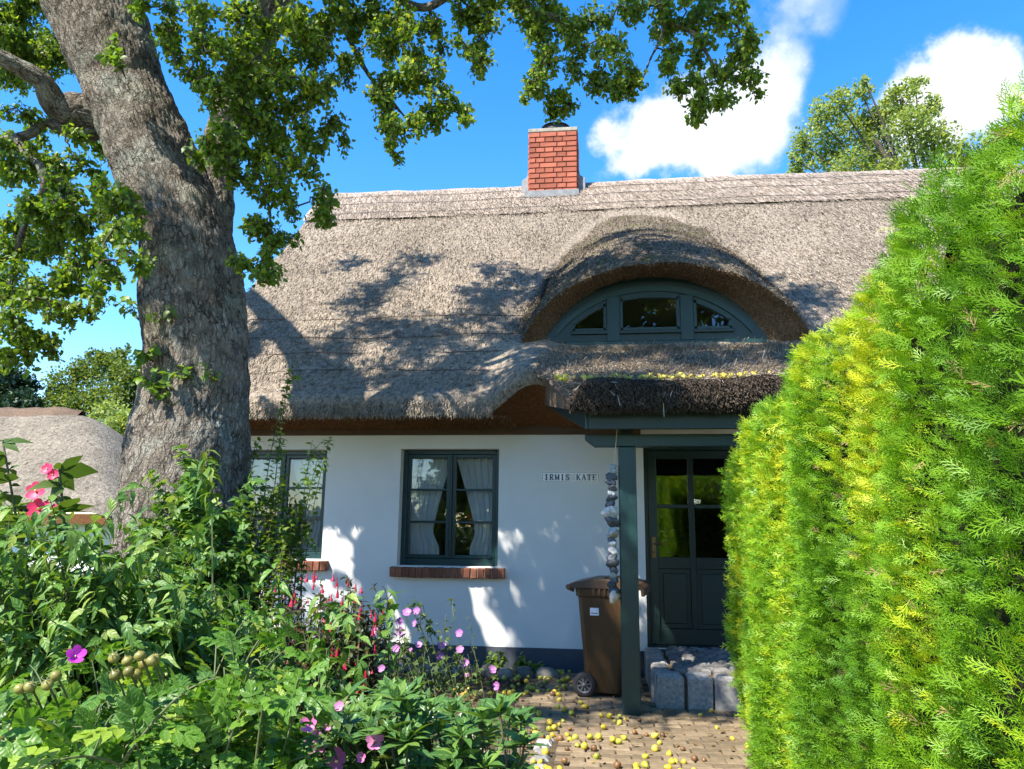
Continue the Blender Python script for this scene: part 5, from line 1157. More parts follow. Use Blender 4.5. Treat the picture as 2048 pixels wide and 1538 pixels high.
# ------------------------------------------------------------------ shrubs and flowers
def shrub(name, label, cat, base, tips, leaf, m, size, spacing, k=2, ang=1.0, droop=.3, start=.35, keep=0, stem='stem', rad=.005, side=3, group=None, spread=.25, lift=.25, sub=.22, upb=.8, minpx=8):
    b0 = np.array([base[0], base[1], 0.]); t = thing(name, label, cat, tuple(b0), group); st, pos, RR = [], [], []
    for tip in tips:
        tip = np.asarray(tip, float); b = b0 + np.array([rng.normal(0, spread), rng.normal(0, spread), -.02]); h = max(tip[2], .1)
        b[:2] = b[:2] * .45 + tip[:2] * .55
        mid = np.array([b[0] * .7 + tip[0] * .3, b[1] * .7 + tip[1] * .3, h * (.7 + lift * rng.random())]); cv = bez(b, mid, tip, 12); L = np.linalg.norm(np.diff(cv, axis=0), axis=1).sum()
        st.append((cv - b0, np.linspace(rad, rad * .3, 12))); X, T = along(cv, start, spacing); a, Rm = whorl(X, T, k, ang, droop, .35, math.pi / 2, upb); pos.append(a); RR.append(Rm)
        for _ in range(side):
            j = rng.integers(5, 11); p = cv[j]; T0 = nrm(cv[min(j + 1, 11)] - cv[j - 1]); e = p + (T0 * .7 + rng.normal(0, .6, 3) + np.array([0, 0, .15])) * sub; c2 = bez(p, (p + e) / 2 + np.array([0, 0, .05]), e - np.array([0, 0, .04]), 7)
            st.append((c2 - b0, np.linspace(rad * .5, rad * .2, 7))); X, T = along(c2, .2, spacing); a, Rm = whorl(X, T, k, ang, droop, .35, math.pi / 2, upb); pos.append(a); RR.append(Rm)
    pos, RR = np.concatenate(pos), np.concatenate(RR); kind(link('stems', tubes_mesh('stems', st, 5), stem, t), 'stuff')
    leaves(t, leaf, pos, RR, rng.uniform(size[0], size[1], len(pos)), m, keep=keep, minpx=minpx)
    return t
def tips_in(n, xr, yfun, Yr, ybot=1538, bias=1.0):
    out = []
    for _ in range(n):
        x = rng.uniform(*xr); yt = yfun(x); y = yt + (ybot - yt) * rng.random() ** bias; out.append(onY(x, y, rng.uniform(*Yr)))
    return [o if o[2] > .12 else np.array([o[0], o[1], .12 + .2 * rng.random()]) for o in out]

def flower(parent, p, facing, r, m, n=5, cup=.35, name='flower', centre='pistil'):
    """open flower of n broad petals round a pale column"""
    me = []; w = .62 if n <= 5 else .5
    for i in range(n):
        v, f, _ = leaf_shape([.28, w * .78, w * .55], .18, -cup, ts=[0, .3, .68, .92, 1.0]); me.append((rot_z(v, 2 * math.pi * i / n + .1 * (i % 2)), f))
    V, Fc = merge_shapes(me); R = frames(np.atleast_2d(np.cross(facing, [.3, .2, .9])), np.atleast_2d(facing))[0]
    V = V @ R.T * r + np.asarray(p) - np.array(parent.location); o = link(name, mesh_np(name, V, Fc, True, rng.random(1).repeat(len(Fc))), m, parent)
    c = MB().lathe([(0, 0), (.12 * r, .02 * r), (.10 * r, .3 * r), (0, .36 * r)], 7); vv = np.array(c.v) @ R.T + np.asarray(p) - np.array(parent.location); c.v = [tuple(q) for q in vv]
    c.obj('pistil', centre, o, True); return o

def garden():
    top = lambda xs, ys: (lambda x: float(np.interp(x, xs, ys)))
    # big arching shrub with pointed leaves, mid left, in two depths
    yt = top([0, 100, 200, 300, 400, 500, 600], [1060, 1055, 1085, 1100, 1150, 1200, 1240])
    tips = tips_in(95, (-120, 420), yt, (2.7, 3.7), 1330, 1.25)
    shrub('arching_shrub', 'large dense shrub with long pointed leaves behind the wild rose', 'shrub', (-1.9, 3.2), tips, L_LANCE, 'weigela_leaf', (.055, .09), .042, keep=230, droop=.55, side=5, start=.3)
    tips = tips_in(70, (180, 600), yt, (3.0, 4.0), 1400, 1.2)
    tips += [onY(780, 1205, 3.3), onY(700, 1190, 3.2), onY(640, 1180, 3.2), onY(560, 1160, 3.3), onY(720, 1320, 3.0), onY(650, 1300, 3.0)]
    shrub('arching_shrub', 'shrub with long arching leafy stems reaching across below the left window', 'shrub', (-1.35, 3.5), tips, L_LANCE, 'weigela_leaf', (.055, .085), .044, keep=150, droop=.65, side=4, start=.3, sub=.12, lift=.1)
    # upright shoot in front of the trunk
    shrub('young_shoot', 'single tall upright shoot with drooping pale leaves before the tree trunk', 'plant', (-1.9, 4.05), [onY(412, 895, 4.0), onY(410, 910, 4.0)], L_LANCE, 'shoot_leaf', (.08, .12), .05, k=2, droop=1.0, start=.86, side=0, spread=.02, keep=30)
    # leafy bush round the foot of the trunk
    tips = tips_in(46, (290, 500), top([290, 340, 400, 450, 500], [1020, 965, 985, 980, 1010]), (4.7, 5.1), 1150)
    shrub('elder_bush', 'leafy green bush growing against the foot of the pear trunk', 'shrub', (-2.5, 4.9), tips, L_LOBED, 'weigela_leaf', (.06, .10), .05, keep=80, side=3, droop=.4)
    # suckers in front of the left window
    tips = [onY(585, 728, 5.9), onY(578, 760, 5.9), onY(640, 905, 5.9), onY(662, 876, 5.9), onY(512, 880, 5.8), onY(625, 880, 5.9), onY(560, 890, 5.85)] + tips_in(34, (490, 610), top([490, 550, 610], [930, 950, 1000]), (5.6, 6.1), 1090)
    shrub('pear_sucker', 'thin upright pear shoots growing in front of the left window', 'shrub', (-2.75, 5.9), tips, L_PEAR, 'shoot_leaf', (.04, .062), .042, k=2, keep=80, side=2, droop=.4, start=.45, sub=.14, stem='twig', rad=.006)
    # fuchsia
    tips = tips_in(80, (560, 760), top([560, 620, 700, 770], [1210, 1180, 1180, 1240]), (3.9, 4.8), 1430)
    f = shrub('fuchsia', 'dark reddish fuchsia bush with small hanging red flowers below the left window', 'shrub', (-1.25, 4.4), tips, L_SMALL, 'fuchsia_leaf', (.026, .045), .030, keep=60, side=5, droop=.4, stem='twig', sub=.15, minpx=6)
    bell = (lambda b: (np.array(b.v), np.array(b.f)))(MB().lathe([(.03, 0), (.10, .1), (.09, .45), (.22, .62), (.30, 1.0)], 6)); P = []; 
    for t in tips_in(150, (545, 770), top([545, 640, 770], [1160, 1130, 1190]), (3.8, 4.6), 1400): P.append(t)
    P = np.array(P); leaves(f, bell, P, np.tile(np.diag([1., 1, -1])[None], (len(P), 1, 1)), rng.uniform(.022, .04, len(P)), 'fuchsia_flower', keep=70, name='flower', rest='flowers')
    # tall mallow with lilac flowers in front of the wall
    fl = [(815, 1225), (835, 1222), (800, 1242), (832, 1246), (802, 1262), (752, 1264), (793, 1297), (765, 1336), (920, 1266), (884, 1291), (921, 1299), (880, 1311), (930, 1326), (985, 1339), (938, 1346), (995, 1371), (780, 1406), (818, 1300), (838, 1290)]
    tips = [onY(x, y, 3.9 + .3 * rng.random()) for x, y in fl] + [onY(827, 1192, 4.0), onY(815, 1205, 4.0), onY(910, 1220, 4.1), onY(780, 1215, 4.0), onY(860, 1235, 4.0)] + tips_in(16, (770, 940), lambda x: 1230, (3.9, 4.2), 1430)
    m = shrub('mallow', 'tall slender mallow with lilac flowers standing in front of the white wall', 'plant', (-.75, 4.05), tips, L_LOBED, 'mallow_leaf', (.022, .04), .05, k=1, keep=60, side=2, droop=.3, start=.3, sub=.12, rad=.004, minpx=6)
    for p in tips[:len(fl)]: flower(m, p + np.array([0, -.012, 0]), nrm(np.array([rng.normal(0, .4), -.8, .35 + rng.normal(0, .3)])), rng.uniform(.018, .026), 'mallow_petal')
    # low mallow, nearer, with pink flowers
    fl = [(622, 1445, .024), (637, 1484, .034), (678, 1520, .036), (752, 1478, .026), (682, 1410, .014), (726, 1512, .014), (660, 1450, .012), (590, 1530, .024)]
    tips = [onY(x, y, 2.25) for x, y, _ in fl] + tips_in(26, (590, 780), lambda x: 1440, (2.15, 2.6), 1600)
    m = shrub('pink_mallow', 'low mallow with bright pink flowers at the lower edge between rose and azalea', 'plant', (-.62, 2.35), tips, L_LOBED, 'mallow_leaf', (.03, .05), .05, k=2, keep=60, side=2, droop=.3, start=.45, sub=.12, rad=.004)
    for (x, y, r), p in zip(fl, tips): flower(m, p + np.array([0, -.015, 0]), nrm(np.array([rng.normal(.1, .3), -.85, .35])), r, 'mallow_pink')
    # azalea / rhododendron, whorls of leathery leaves
    t = thing('azalea', 'low evergreen azalea with whorls of leathery leaves in the lower foreground', 'shrub', (-.3, 2.7, 0)); b0 = np.array(t.location); st, pos, RR, sc = [], [], [], []
    yt = top([640, 700, 760, 860, 950, 1010, 1060], [1420, 1385, 1375, 1380, 1400, 1400, 1420])
    for k in range(150):
        x = rng.uniform(640, 1050); y = yt(x) + (1590 - yt(x)) * rng.random() ** .9; tip = onY(x, y, rng.uniform(2.2, 3.3)); b = np.array([tip[0] * .6 + b0[0] * .4, tip[1] * .6 + b0[1] * .4, 0]); cv = bez(b, (b + tip) / 2 + np.array([rng.normal(0, .08), rng.normal(0, .08), .1]), tip, 8)
        st.append((cv - b0, np.linspace(.006, .0035, 8))); n = int(rng.integers(7, 11)); X = np.repeat(tip[None], 1, 0); T = nrm(nrm(cv[-1:] - cv[-2:-1]) + np.array([[0, -.15, .5]]))
        a, Rm = whorl(X, T, n, 1.05, .1, .22, 1, 1.0); pos.append(a); RR.append(Rm); sc.append(rng.uniform(.065, .10, n))
        a, Rm = whorl(X, T, 4, .45, 0, .25, 1, .8); pos.append(a); RR.append(Rm); sc.append(rng.uniform(.04, .06, 4))
        X, T = along(cv, .6, .05); a, Rm = whorl(X, T, 2, 1.2, .2, .4); pos.append(a); RR.append(Rm); sc.append(rng.uniform(.055, .09, len(a)))
    kind(link('stems', tubes_mesh('stems', st, 5), 'twig', t), 'stuff'); leaves(t, L_RHODO, np.concatenate(pos), np.concatenate(RR), np.concatenate(sc), 'rhodo_leaf', keep=260)
    cv = [onY(x, y, 2.4) for x, y in ((968, 1505), (950, 1480), (935, 1458), (920, 1440), (922, 1428), (930, 1420))]; link('dry_twig', tubes_mesh('dry_twig', [(np.array(cv) - b0, np.linspace(.005, .003, 6))], 6), 'cord', t)
    # wild rose in front, with hips
    yt = top([-100, 0, 120, 260, 340, 420, 520, 600], [1440, 1400, 1345, 1330, 1370, 1320, 1260, 1330])
    tips = tips_in(70, (-120, 360), yt, (1.35, 2.0), 1640, .9) + tips_in(46, (350, 600), yt, (1.6, 2.2), 1600, .9)
    ro = shrub('wild_rose', 'wild rose bush with crinkled leaves and ripening hips, nearest the camera on the left', 'rose bush', (-.95, 1.75), tips, L_ROSE, 'rose_leaf', (.06, .095), .034, k=1, keep=290, droop=.25, start=.5, side=2, rad=.006, sub=.16, minpx=20)
    b0 = np.array(ro.location)
    hm = []
    for k in range(3):
        b = MB().lathe([(0, -1), (.55, -.85), (.95, -.3), (1, .15), (.75, .65), (.3, .9), (.18, 1.05), (0, 1.05)], 10); me = b.mesh('rose_hip', True); me.materials.append(MATS['hip_green']); hm.append(me)
    sep = leaf_shape([.08, .06], .1, -.3)
    for x, y in ((228, 1316), (255, 1322), (258, 1343), (230, 1350), (273, 1348), (288, 1328), (304, 1322), (310, 1318), (280, 1312), (95, 1370), (60, 1374), (112, 1352), (40, 1378), (10, 1470), (28, 1462), (25, 1500)):
        p = onY(x, y, 1.45 + rng.uniform(-.03, .03)); o = inst('rose_hip', random.choice(hm), ro, tuple(p - b0), (rng.uniform(-.7, .7), rng.uniform(-.7, .7), rng.uniform(0, 6)), (.0115, .0115, .0105))
        V, Fc = merge_shapes([(rot_z(sep[0] * 1.5, a) * np.array([.8, .8, 1]) + np.array([0, 0, 1.0]), sep[1]) for a in np.arange(5) * 1.257]); link('sepals', mesh_np('sepals', V, Fc), 'stem', o)
        c2 = bez(p, p + np.array([.005, .015, -.02]), p + np.array([.0, .04, -.05]), 5); link('hip_stalk', tubes_mesh('hip_stalk', [(c2 - b0, .0022)], 5), 'stem', ro)
    flower(ro, onY(150, 1314, 1.45), nrm(np.array([.6, -.6, .5])), .017, 'rose_petal', 5, .9)
    # hollyhocks
    for nm, lab, base, top_, fl in (('hollyhock', 'hollyhock with three crimson flowers at the left edge', (133, 1045), (117, 925), [(73, 983, .042), (78, 1019, .046), (95, 938, .026), (106, 950, .024), (109, 1014, .014)]), ('hollyhock', 'flowerless hollyhock stalk with green buds at the far left edge', (35, 1045), (5, 880), [])):
        p1 = onY(*top_, 3.0); pb = onY(*base, 3.0); b = np.array([pb[0] + (pb[0] - p1[0]) * 4, 3.0, 0]); t = thing(nm, lab, 'hollyhock', tuple(b), 'hollyhocks at the left edge'); cv = bez(b, pb, p1, 16)
        link('stem', tubes_mesh('stem', [(cv - b, np.linspace(.009, .004, 16))], 7), 'stem', t)
        X, T = along(cv, .55, .035); a, Rm = whorl(X, T, 1, 1.0, .2, .4, 2.4); leaves(t, L_SMALL, a, Rm, rng.uniform(.035, .06, len(a)), 'mallow_leaf', keep=40, name='bud_leaf')
        X, T = along(cv, .1, .06); a, Rm = whorl(X, T, 1, 1.2, .3, .4, 2.4); leaves(t, L_LOBED, a, Rm, rng.uniform(.1, .16, len(a)), 'mallow_leaf', keep=40)
        for x, y, r in fl:
            p = onY(x, y, 2.96); q = cv[int(np.argmin(np.linalg.norm(cv - p, axis=1)))]; link('flower_stalk', tubes_mesh('flower_stalk', [(bez(q, (p + q) / 2 + np.array([0, 0, .01]), p, 5) - b, .003)], 5), 'stem', t)
            flower(t, p, nrm(np.array([.25 + rng.normal(0, .15), -.9, .3])), r, 'hollyhock_petal', 6, .28)
    # small self-sown plants along the plinth
    for x, y, Y, n, s, lab in ((995, 1325, 7.95, 9, .13, 'bright green leafy weed at the plinth below the name plaque'), (1045, 1330, 7.98, 6, .09, 'small low weed at the plinth left of the wheelie bin'), (1075, 1335, 7.95, 4, .06, 'tiny weed seedling at the plinth beside the wheelie bin')):
        p = onY(x, y, Y); p[2] = 0; tp = [p + np.array([rng.normal(0, s * .35), rng.normal(0, s * .2), s * rng.uniform(.7, 1.6)]) for _ in range(n)]
        shrub('weed', lab, 'weed', (p[0], p[1]), tp, L_OVAL, 'shoot_leaf', (.05, .09), .04, side=1, spread=.03, start=.2, sub=.06, rad=.003, group='weeds along the plinth', keep=20, minpx=4)
garden()

# ------------------------------------------------------------------ wheelie bin between post and wall
def bin_():
    a = onZ(1213, 1390, 0); t = thing('wheelie_bin', 'brown two-wheeled bin standing behind the green porch post', 'wheelie bin', (a[0] + .05, 7.22, 0), rz=math.radians(-9))
    # local: x runs from the hinge/wheel side (left) to the front (right)
    b = MB(); rings = []; H = .93
    for z, xl, xr, yw in ((.03, -.20, .13, .215), (.30, -.225, .15, .23), (.62, -.25, .18, .25), (H - .07, -.268, .20, .262), (H - .07, -.285, .215, .275), (H, -.288, .22, .28)):
        c = .045; ring = [(xl + c, -yw), (xr - c, -yw), (xr, -yw + c), (xr, yw - c), (xr - c, yw), (xl + c, yw), (xl, yw - c), (xl, -yw + c)]; rings.append([(x, y, z) for x, y in ring])
    V = [p for r in rings for p in r]; n = 8
    Fq = [(j * n + i, j * n + (i + 1) % n, (j + 1) * n + (i + 1) % n, (j + 1) * n + i) for j in range(len(rings) - 1) for i in range(n)] + [tuple(range(n))[::-1]]
    b.add(V, Fq); b.obj('body', 'bin_brown', t, bevel=.006)
    MB().prism([(-.345, H + .012), (-.33, H + .045), (-.15, H + .085), (.10, H + .088), (.30, H + .055), (.345, H + .02), (.345, H - .05), (.315, H - .05), (.31, H + .004), (-.345, H + .004)], 'y', -.295, .295).obj('lid', 'bin_lid', t, bevel=.008)
    for k in range(6): MB().box(-.12 + k * .05, -.10 + k * .05, -.292, -.279, H - .055, H + .003).obj('lid_rib', 'bin_lid', t, bevel=.003)
    MB().box(-.04, .04, -.12, .12, H + .086, H + .10).obj('lid_ridge', 'bin_lid', t, bevel=.004)
    MB().tube([(-.30, -.24, H - .02), (-.36, -.24, H + .005), (-.372, -.20, H + .012), (-.372, .20, H + .012), (-.36, .24, H + .005), (-.30, .24, H - .02)], .017, 8).obj('handle', 'bin_lid', t, True)
    MB().tube([(-.205, -.27, .105), (-.205, .27, .105)], .012, 8).obj('axle', 'dark_metal', t, True)
    for y, s in ((-.262, -1), (.262, 1)):
        w = MB().lathe([(.068, -.026), (.094, -.026), (.105, -.014), (.105, .014), (.094, .026), (.068, .026)], 28, (-.205, y, .105), 'y').obj('wheel', 'rubber', t, True)
        MB().lathe([(.069, -.02), (.069, .02), (.058, .022), (.058, -.022), (.069, -.02)], 28, (-.205, y, .105), 'y').obj('rim', 'grey_plastic', w, True)
        MB().lathe([(0, -.03), (.018, -.028), (.02, .02), (0, .022)], 12, (-.205, y, .105), 'y').obj('hub', 'grey_plastic', w, True)
        for k in range(8):
            an = k * math.pi / 4 + .2; MB().bar((-.205 + .015 * math.cos(an), y + s * .012, .105 + .015 * math.sin(an)), (-.205 + .06 * math.cos(an), y + s * .012, .105 + .06 * math.sin(an)), .011, .02, (0, 1, 0)).obj('spoke', 'grey_plastic', w)
    MB().box(-.15, -.07, -.262, -.256, .70, .765).obj('sticker', 'paper', t)
    MB().box(-.14, -.08, -.2625, -.2622, .715, .722).obj('sticker_line', 'tile_blue', t)
    st = t.children[-2]; 
bin_()

# ------------------------------------------------------------------ garland of holed beach stones hanging from the porch beam
def garland():
    top = np.array([.155, 6.395, 2.31]); zb = onY(1227, 1205, 6.39)[2]; x1 = onY(1225, 1100, 6.39)[0]
    t = thing('stone_garland', 'string of grey and white holed beach stones hanging beside the porch post', 'garland', tuple(top)); O = top
    def cx(z): return top[0] + (x1 - top[0]) * np.clip((top[2] - z) / .5, 0, 1)
    zs = np.linspace(top[2] + .02, zb + .02, 14); link('string', tubes_mesh('string', [(np.array([[cx(z), top[1], z] for z in zs]) - O, .004)], 5), 'cord', t)
    def stone(r, sq, seed, hole, m):
        nu, nv = 14, 9; V = []; 
        for j in range(nv):
            ph = math.pi * j / (nv - 1)
            for i in range(nu):
                th = 2 * math.pi * i / nu; V.append((math.cos(th) * math.sin(ph), math.sin(th) * math.sin(ph), math.cos(ph)))
        V = np.array(V); d = 1 + .32 * fbm(V * 1.3, seed, 2) + .08 * vnoise(V * 3.5, seed + 3)
        if hole:      # worn hollow in the face that looks outwards
            c = nrm(np.array([.2 * math.sin(seed), -1, .3 * math.cos(seed * 2)])); d -= .6 * np.exp(-((1 - V @ c) / .09))
        V = V * d[:, None] * np.array(sq) * r
        Fq = [(j * nu + i, j * nu + (i + 1) % nu, (j + 1) * nu + (i + 1) % nu, (j + 1) * nu + i) for j in range(nv - 1) for i in range(nu)]
        me = mesh_np('stone', V, np.array(Fq), True); me.materials.append(MATS[m]); return me
    z = onY(1222, 934, 6.39)[2]; k = 0; end = zb + .10; rr = random.Random(8)
    while z > end:
        r = rr.uniform(.026, .044) if k not in (9, 10, 12) else rr.uniform(.05, .06); m = rr.choice(['pebble_dark', 'pebble_white', 'pebble_dark', 'pebble_white', 'pebble_dark'])
        inst('stone', stone(r, (rr.uniform(.95, 1.35), 1, rr.uniform(.65, .95)), k * 7 + 1, rr.random() < .75, m), t, (cx(z) + rr.uniform(-.016, .014) - O[0], rr.uniform(-.012, .004), z - O[2]), (rr.uniform(-.3, .3), rr.uniform(-.7, .7), rr.uniform(-.6, .6)))
        z -= r * rr.uniform(1.05, 1.35); k += 1
    inst('stone', stone(.05, (.85, .8, 1.25), 99, False, 'pebble_plain'), t, (cx(end) + .01 - O[0], 0, zb + .045 - O[2]))
garland()

# ------------------------------------------------------------------ windfall pears
def pears():
    def pm(name, cols):
        m = bpy.data.materials.new(name); m.use_nodes = True; N = m.node_tree.nodes; L = m.node_tree.links; b = N['Principled BSDF']; b.inputs['Roughness'].default_value = .45
        oi = N.new('ShaderNodeObjectInfo'); cr = N.new('ShaderNodeValToRGB'); e = cr.color_ramp.elements; e[0].color = (*cols[0], 1); e[1].color = (*cols[-1], 1)
        for i, c in enumerate(cols[1:-1]): q = e.new((i + 1) / (len(cols) - 1)); q.color = (*c, 1)
        L.new(oi.outputs['Random'], cr.inputs['Fac']); tc = N.new('ShaderNodeTexCoord'); nz = N.new('ShaderNodeTexNoise'); nz.inputs['Scale'].default_value = 45; nz.inputs['Detail'].default_value = 4; L.new(tc.outputs['Object'], nz.inputs['Vector'])
        mr = N.new('ShaderNodeMapRange'); mr.inputs['From Min'].default_value = .55; mr.inputs['From Max'].default_value = .72; mr.inputs['To Max'].default_value = .7; L.new(nz.outputs['Fac'], mr.inputs['Value'])
        mx = N.new('ShaderNodeMixRGB'); L.new(mr.outputs[0], mx.inputs['Fac']); L.new(cr.outputs[0], mx.inputs['Color1']); mx.inputs['Color2'].default_value = (.22, .13, .04, 1); L.new(mx.outputs[0], b.inputs['Base Color']); MATS[name] = m
    pm('pear_yellow', [(.34, .35, .03), (.50, .37, .025), (.48, .41, .05), (.28, .32, .035)]); pm('pear_brown', [(.08, .042, .02), (.14, .07, .03), (.22, .11, .04)])
    ms = {}
    for m in ('pear_yellow', 'pear_brown'):
        ms[m] = []
        for k in range(3):
            pr = [(0, -.9), (.45, -.95), (.85, -.6), (1, -.1), (.86, .4), (.55, .85 + .1 * k), (.3, 1.1 + .15 * k), (0, 1.15 + .15 * k)]; b = MB().lathe(pr, 10); b.tube([(0, 0, 1.1 + .15 * k), (.08, .05, 1.5 + .15 * k), (.2, .1, 1.75 + .15 * k)], .06, 4)
            v = np.array(b.v); v *= (1 + .06 * vnoise(v * 1.5, k))[:, None]; b.v = [tuple(q) for q in v * .0245]; me = b.mesh('pear', True); me.materials.append(MATS[m]); ms[m].append(me)
    done = []
    def drop(p, brown, label, group, s=1.0):
        s *= random.uniform(.62, 1.12); o = bpy.data.objects.new('pear', random.choice(ms['pear_brown' if brown else 'pear_yellow'])); COL.objects.link(o)
        o.scale = (s, s, s * (.8 if brown else 1)); o.rotation_euler = (random.uniform(.9, 2.2), random.uniform(-.4, .4), random.uniform(0, 6.28)); o.location = (p[0], p[1], p[2] + .021 * s); tag(o, label, 'pear', group); return o
    def free(p, d=.042):
        if any((p[0] - q[0]) ** 2 + (p[1] - q[1]) ** 2 < d * d for q in done): return False
        done.append(p); return True
    S_, OX, OY = 3.724, 1000, 1200
    post = [(855, 885), (890, 850), (930, 870), (890, 897), (960, 875), (815, 850), (755, 840)]
    yl = [(440, 730), (430, 780), (480, 800), (530, 830), (600, 745), (635, 780), (290, 830), (250, 812), (470, 880), (370, 900), (255, 940), (365, 945), (405, 940), (275, 985), (360, 1010), (500, 985), (520, 1022), (670, 1005), (735, 1008), (575, 1065), (630, 1075), (840, 1025), (885, 1038), (925, 1010), (1150, 1000), (1190, 1045), (1155, 1095), (1260, 1130), (1080, 1150), (720, 1155), (1310, 1180), (1370, 1185), (1255, 1232), (1015, 1220), (1080, 1215), (1020, 1255), (1445, 1250), (340, 1120), (250, 1180), (300, 1185), (210, 1225), (275, 1242), (340, 1222), (365, 1252), (440, 1252), (170, 1180), (130, 1060), (770, 930), (390, 990), (440, 905), (560, 1010), (1280, 1190), (1340, 1250)]
    bw = [(450, 1020), (1090, 985), (875, 1220), (1035, 875), (1450, 1165), (1520, 1170), (1360, 1090), (690, 1140), (500, 1090), (1000, 965), (160, 900), (520, 940), (540, 740), (700, 1090), (220, 1060), (480, 1180), (560, 790), (310, 1000), (1210, 990)]
    right = [(1615, 930), (1490, 835), (1555, 775), (1845, 1075), (1730, 1010)]
    for lst, br, lab, gr in ((post, 0, 'yellow windfall pear lying right at the foot of the porch post', 'pears at the porch post'), (yl, 0, 'small yellow windfall pear on the paving', 'yellow windfall pears on the paving'), (bw, 1, 'brown rotting windfall pear on the brick paving', 'rotten pears on the paving'), (right, 0, 'green-yellow windfall pear lying apart on the paving between doorstep and hedge', 'pears below the doorstep')):
        for i_, (zx, zy) in enumerate(lst):
            p = onZ(OX + zx / S_, OY + zy / S_ + 4, .02); p[2] = 0
            if p[0] > .42 and p[1] > 6.66: p[1] = 6.6
            q = ' near the granite edging' if zx < 460 else ' below the bin' if zy < 900 else ' at the bottom edge of the picture' if zy > 1110 else ' in front of the porch post'
            if lst is post or lst is right: q = ''
            if free(p): drop(p, br, lab + q, gr + q)
    # the drift of fruit along the bed below the wall
    for k in range(420):
        x = rng.uniform(870, 1140) if k % 3 else rng.uniform(740, 900); y = rng.uniform(1333, 1395); p = onZ(x, y, .0)
        if p[1] > 8.08 or (p[0] > -.32 and p[1] > 6.75): continue
        if sum(1 for q in done if abs(q[0] - p[0]) < .2 and abs(q[1] - p[1]) < .2) > 7: continue
        if free(p, .05): 
            br = rng.random() < .25; w = 'brown rotting' if br else 'yellow'
            z = 'beside the wheel of the brown bin' if x > 1085 else 'next to the row of field stones' if p[1] > 7.35 else 'on the paving left of the bin' if x > 960 else 'in the shade behind the mallow'
            drop(p, br, '%s windfall pear lying %s' % (w, z), '%s pears %s' % (w, z))
    # on the porch thatch
    done2 = []
    for k in range(260):
        x = rng.uniform(1110, 1560); y = np.interp(x, [1110, 1180, 1300, 1440, 1560], [747, 757, 752, 748, 742]) + rng.normal(0, 4.5); Y = 6.10 + rng.uniform(-.05, .10)
        p = onY(x, y, Y); p[2] = pz(Y) - .012
        if any((p[0] - q[0]) ** 2 + (p[1] - q[1]) ** 2 < .045 ** 2 for q in done2) or len(done2) > 84: continue
        done2.append(p); 
        br = rng.random() < .08; w = 'brown' if br else 'yellow'; z = 'at the left end' if x < 1230 else 'above the porch post' if x < 1330 else 'below the dormer window' if x < 1450 else 'near the hedge'
        drop(p, br, '%s pear in the row on the porch thatch edge, %s' % (w, z), '%s pears on the porch thatch %s' % (w, z), 1.0)
pears()

# ------------------------------------------------------------------ stones edging the bed below the wall
def stones():
    x = -2.6; k = 0; rr = random.Random(2)
    while x < -.42:
        w = rr.uniform(.13, .26); nu, nv = 14, 8; V = []
        for j in range(nv):
            ph = math.pi * j / (nv - 1)
            for i in range(nu): th = 2 * math.pi * i / nu; V.append((math.cos(th) * math.sin(ph), math.sin(th) * math.sin(ph), math.cos(ph)))
        V = np.array(V); d = 1 + .22 * fbm(V * 1.4, 40 + k, 3); V = np.sign(V) * np.abs(V) ** .75 * d[:, None] * np.array([w / 2, .075, .075])
        Fq = np.array([(j * nu + i, j * nu + (i + 1) % nu, (j + 1) * nu + (i + 1) % nu, (j + 1) * nu + i) for j in range(nv - 1) for i in range(nu)])
        o = link('field_stone', mesh_np('field_stone', V, Fq, True), 'fieldstone'); o.location = (x + w / 2, 7.78 + rr.uniform(-.03, .03), .02); o.rotation_euler = (0, 0, rr.uniform(-.15, .15))
        tag(o, ('large' if w > .195 else 'small') + ' rough field stone in the row edging the bed below the wall', 'stone', 'field stones edging the wall bed'); x += w + rr.uniform(.0, .04); k += 1
stones()

# ------------------------------------------------------------------ leaf litter on paving and soil
def litter():
    n = 1500; x = rng.uniform(-2.8, 1.2, n); y = rng.uniform(4.2, 8.0, n); k = ~((x > .4) & (y > 6.6)); x, y = x[k], y[k]; k = rng.random(len(x)) < np.where(x > -.5, .45, 1); x, y = x[k], y[k]; n = len(x)
    d = rng.normal(0, 1, (n, 3)); d[:, 2] *= .15; R = frames(d, np.array([0, 0, 1]) + rng.normal(0, .3, (n, 3))); o = link('leaf_litter', scatter_mesh('leaf_litter', L_SMALL, np.stack([x, y, .016 + .01 * rng.random(n)], -1), R, rng.uniform(.02, .05, n)), 'litter'); kind(o, 'stuff')
    o['label'] = 'dry fallen leaves scattered over the bed and paving'; o['category'] = 'leaf litter'
litter()

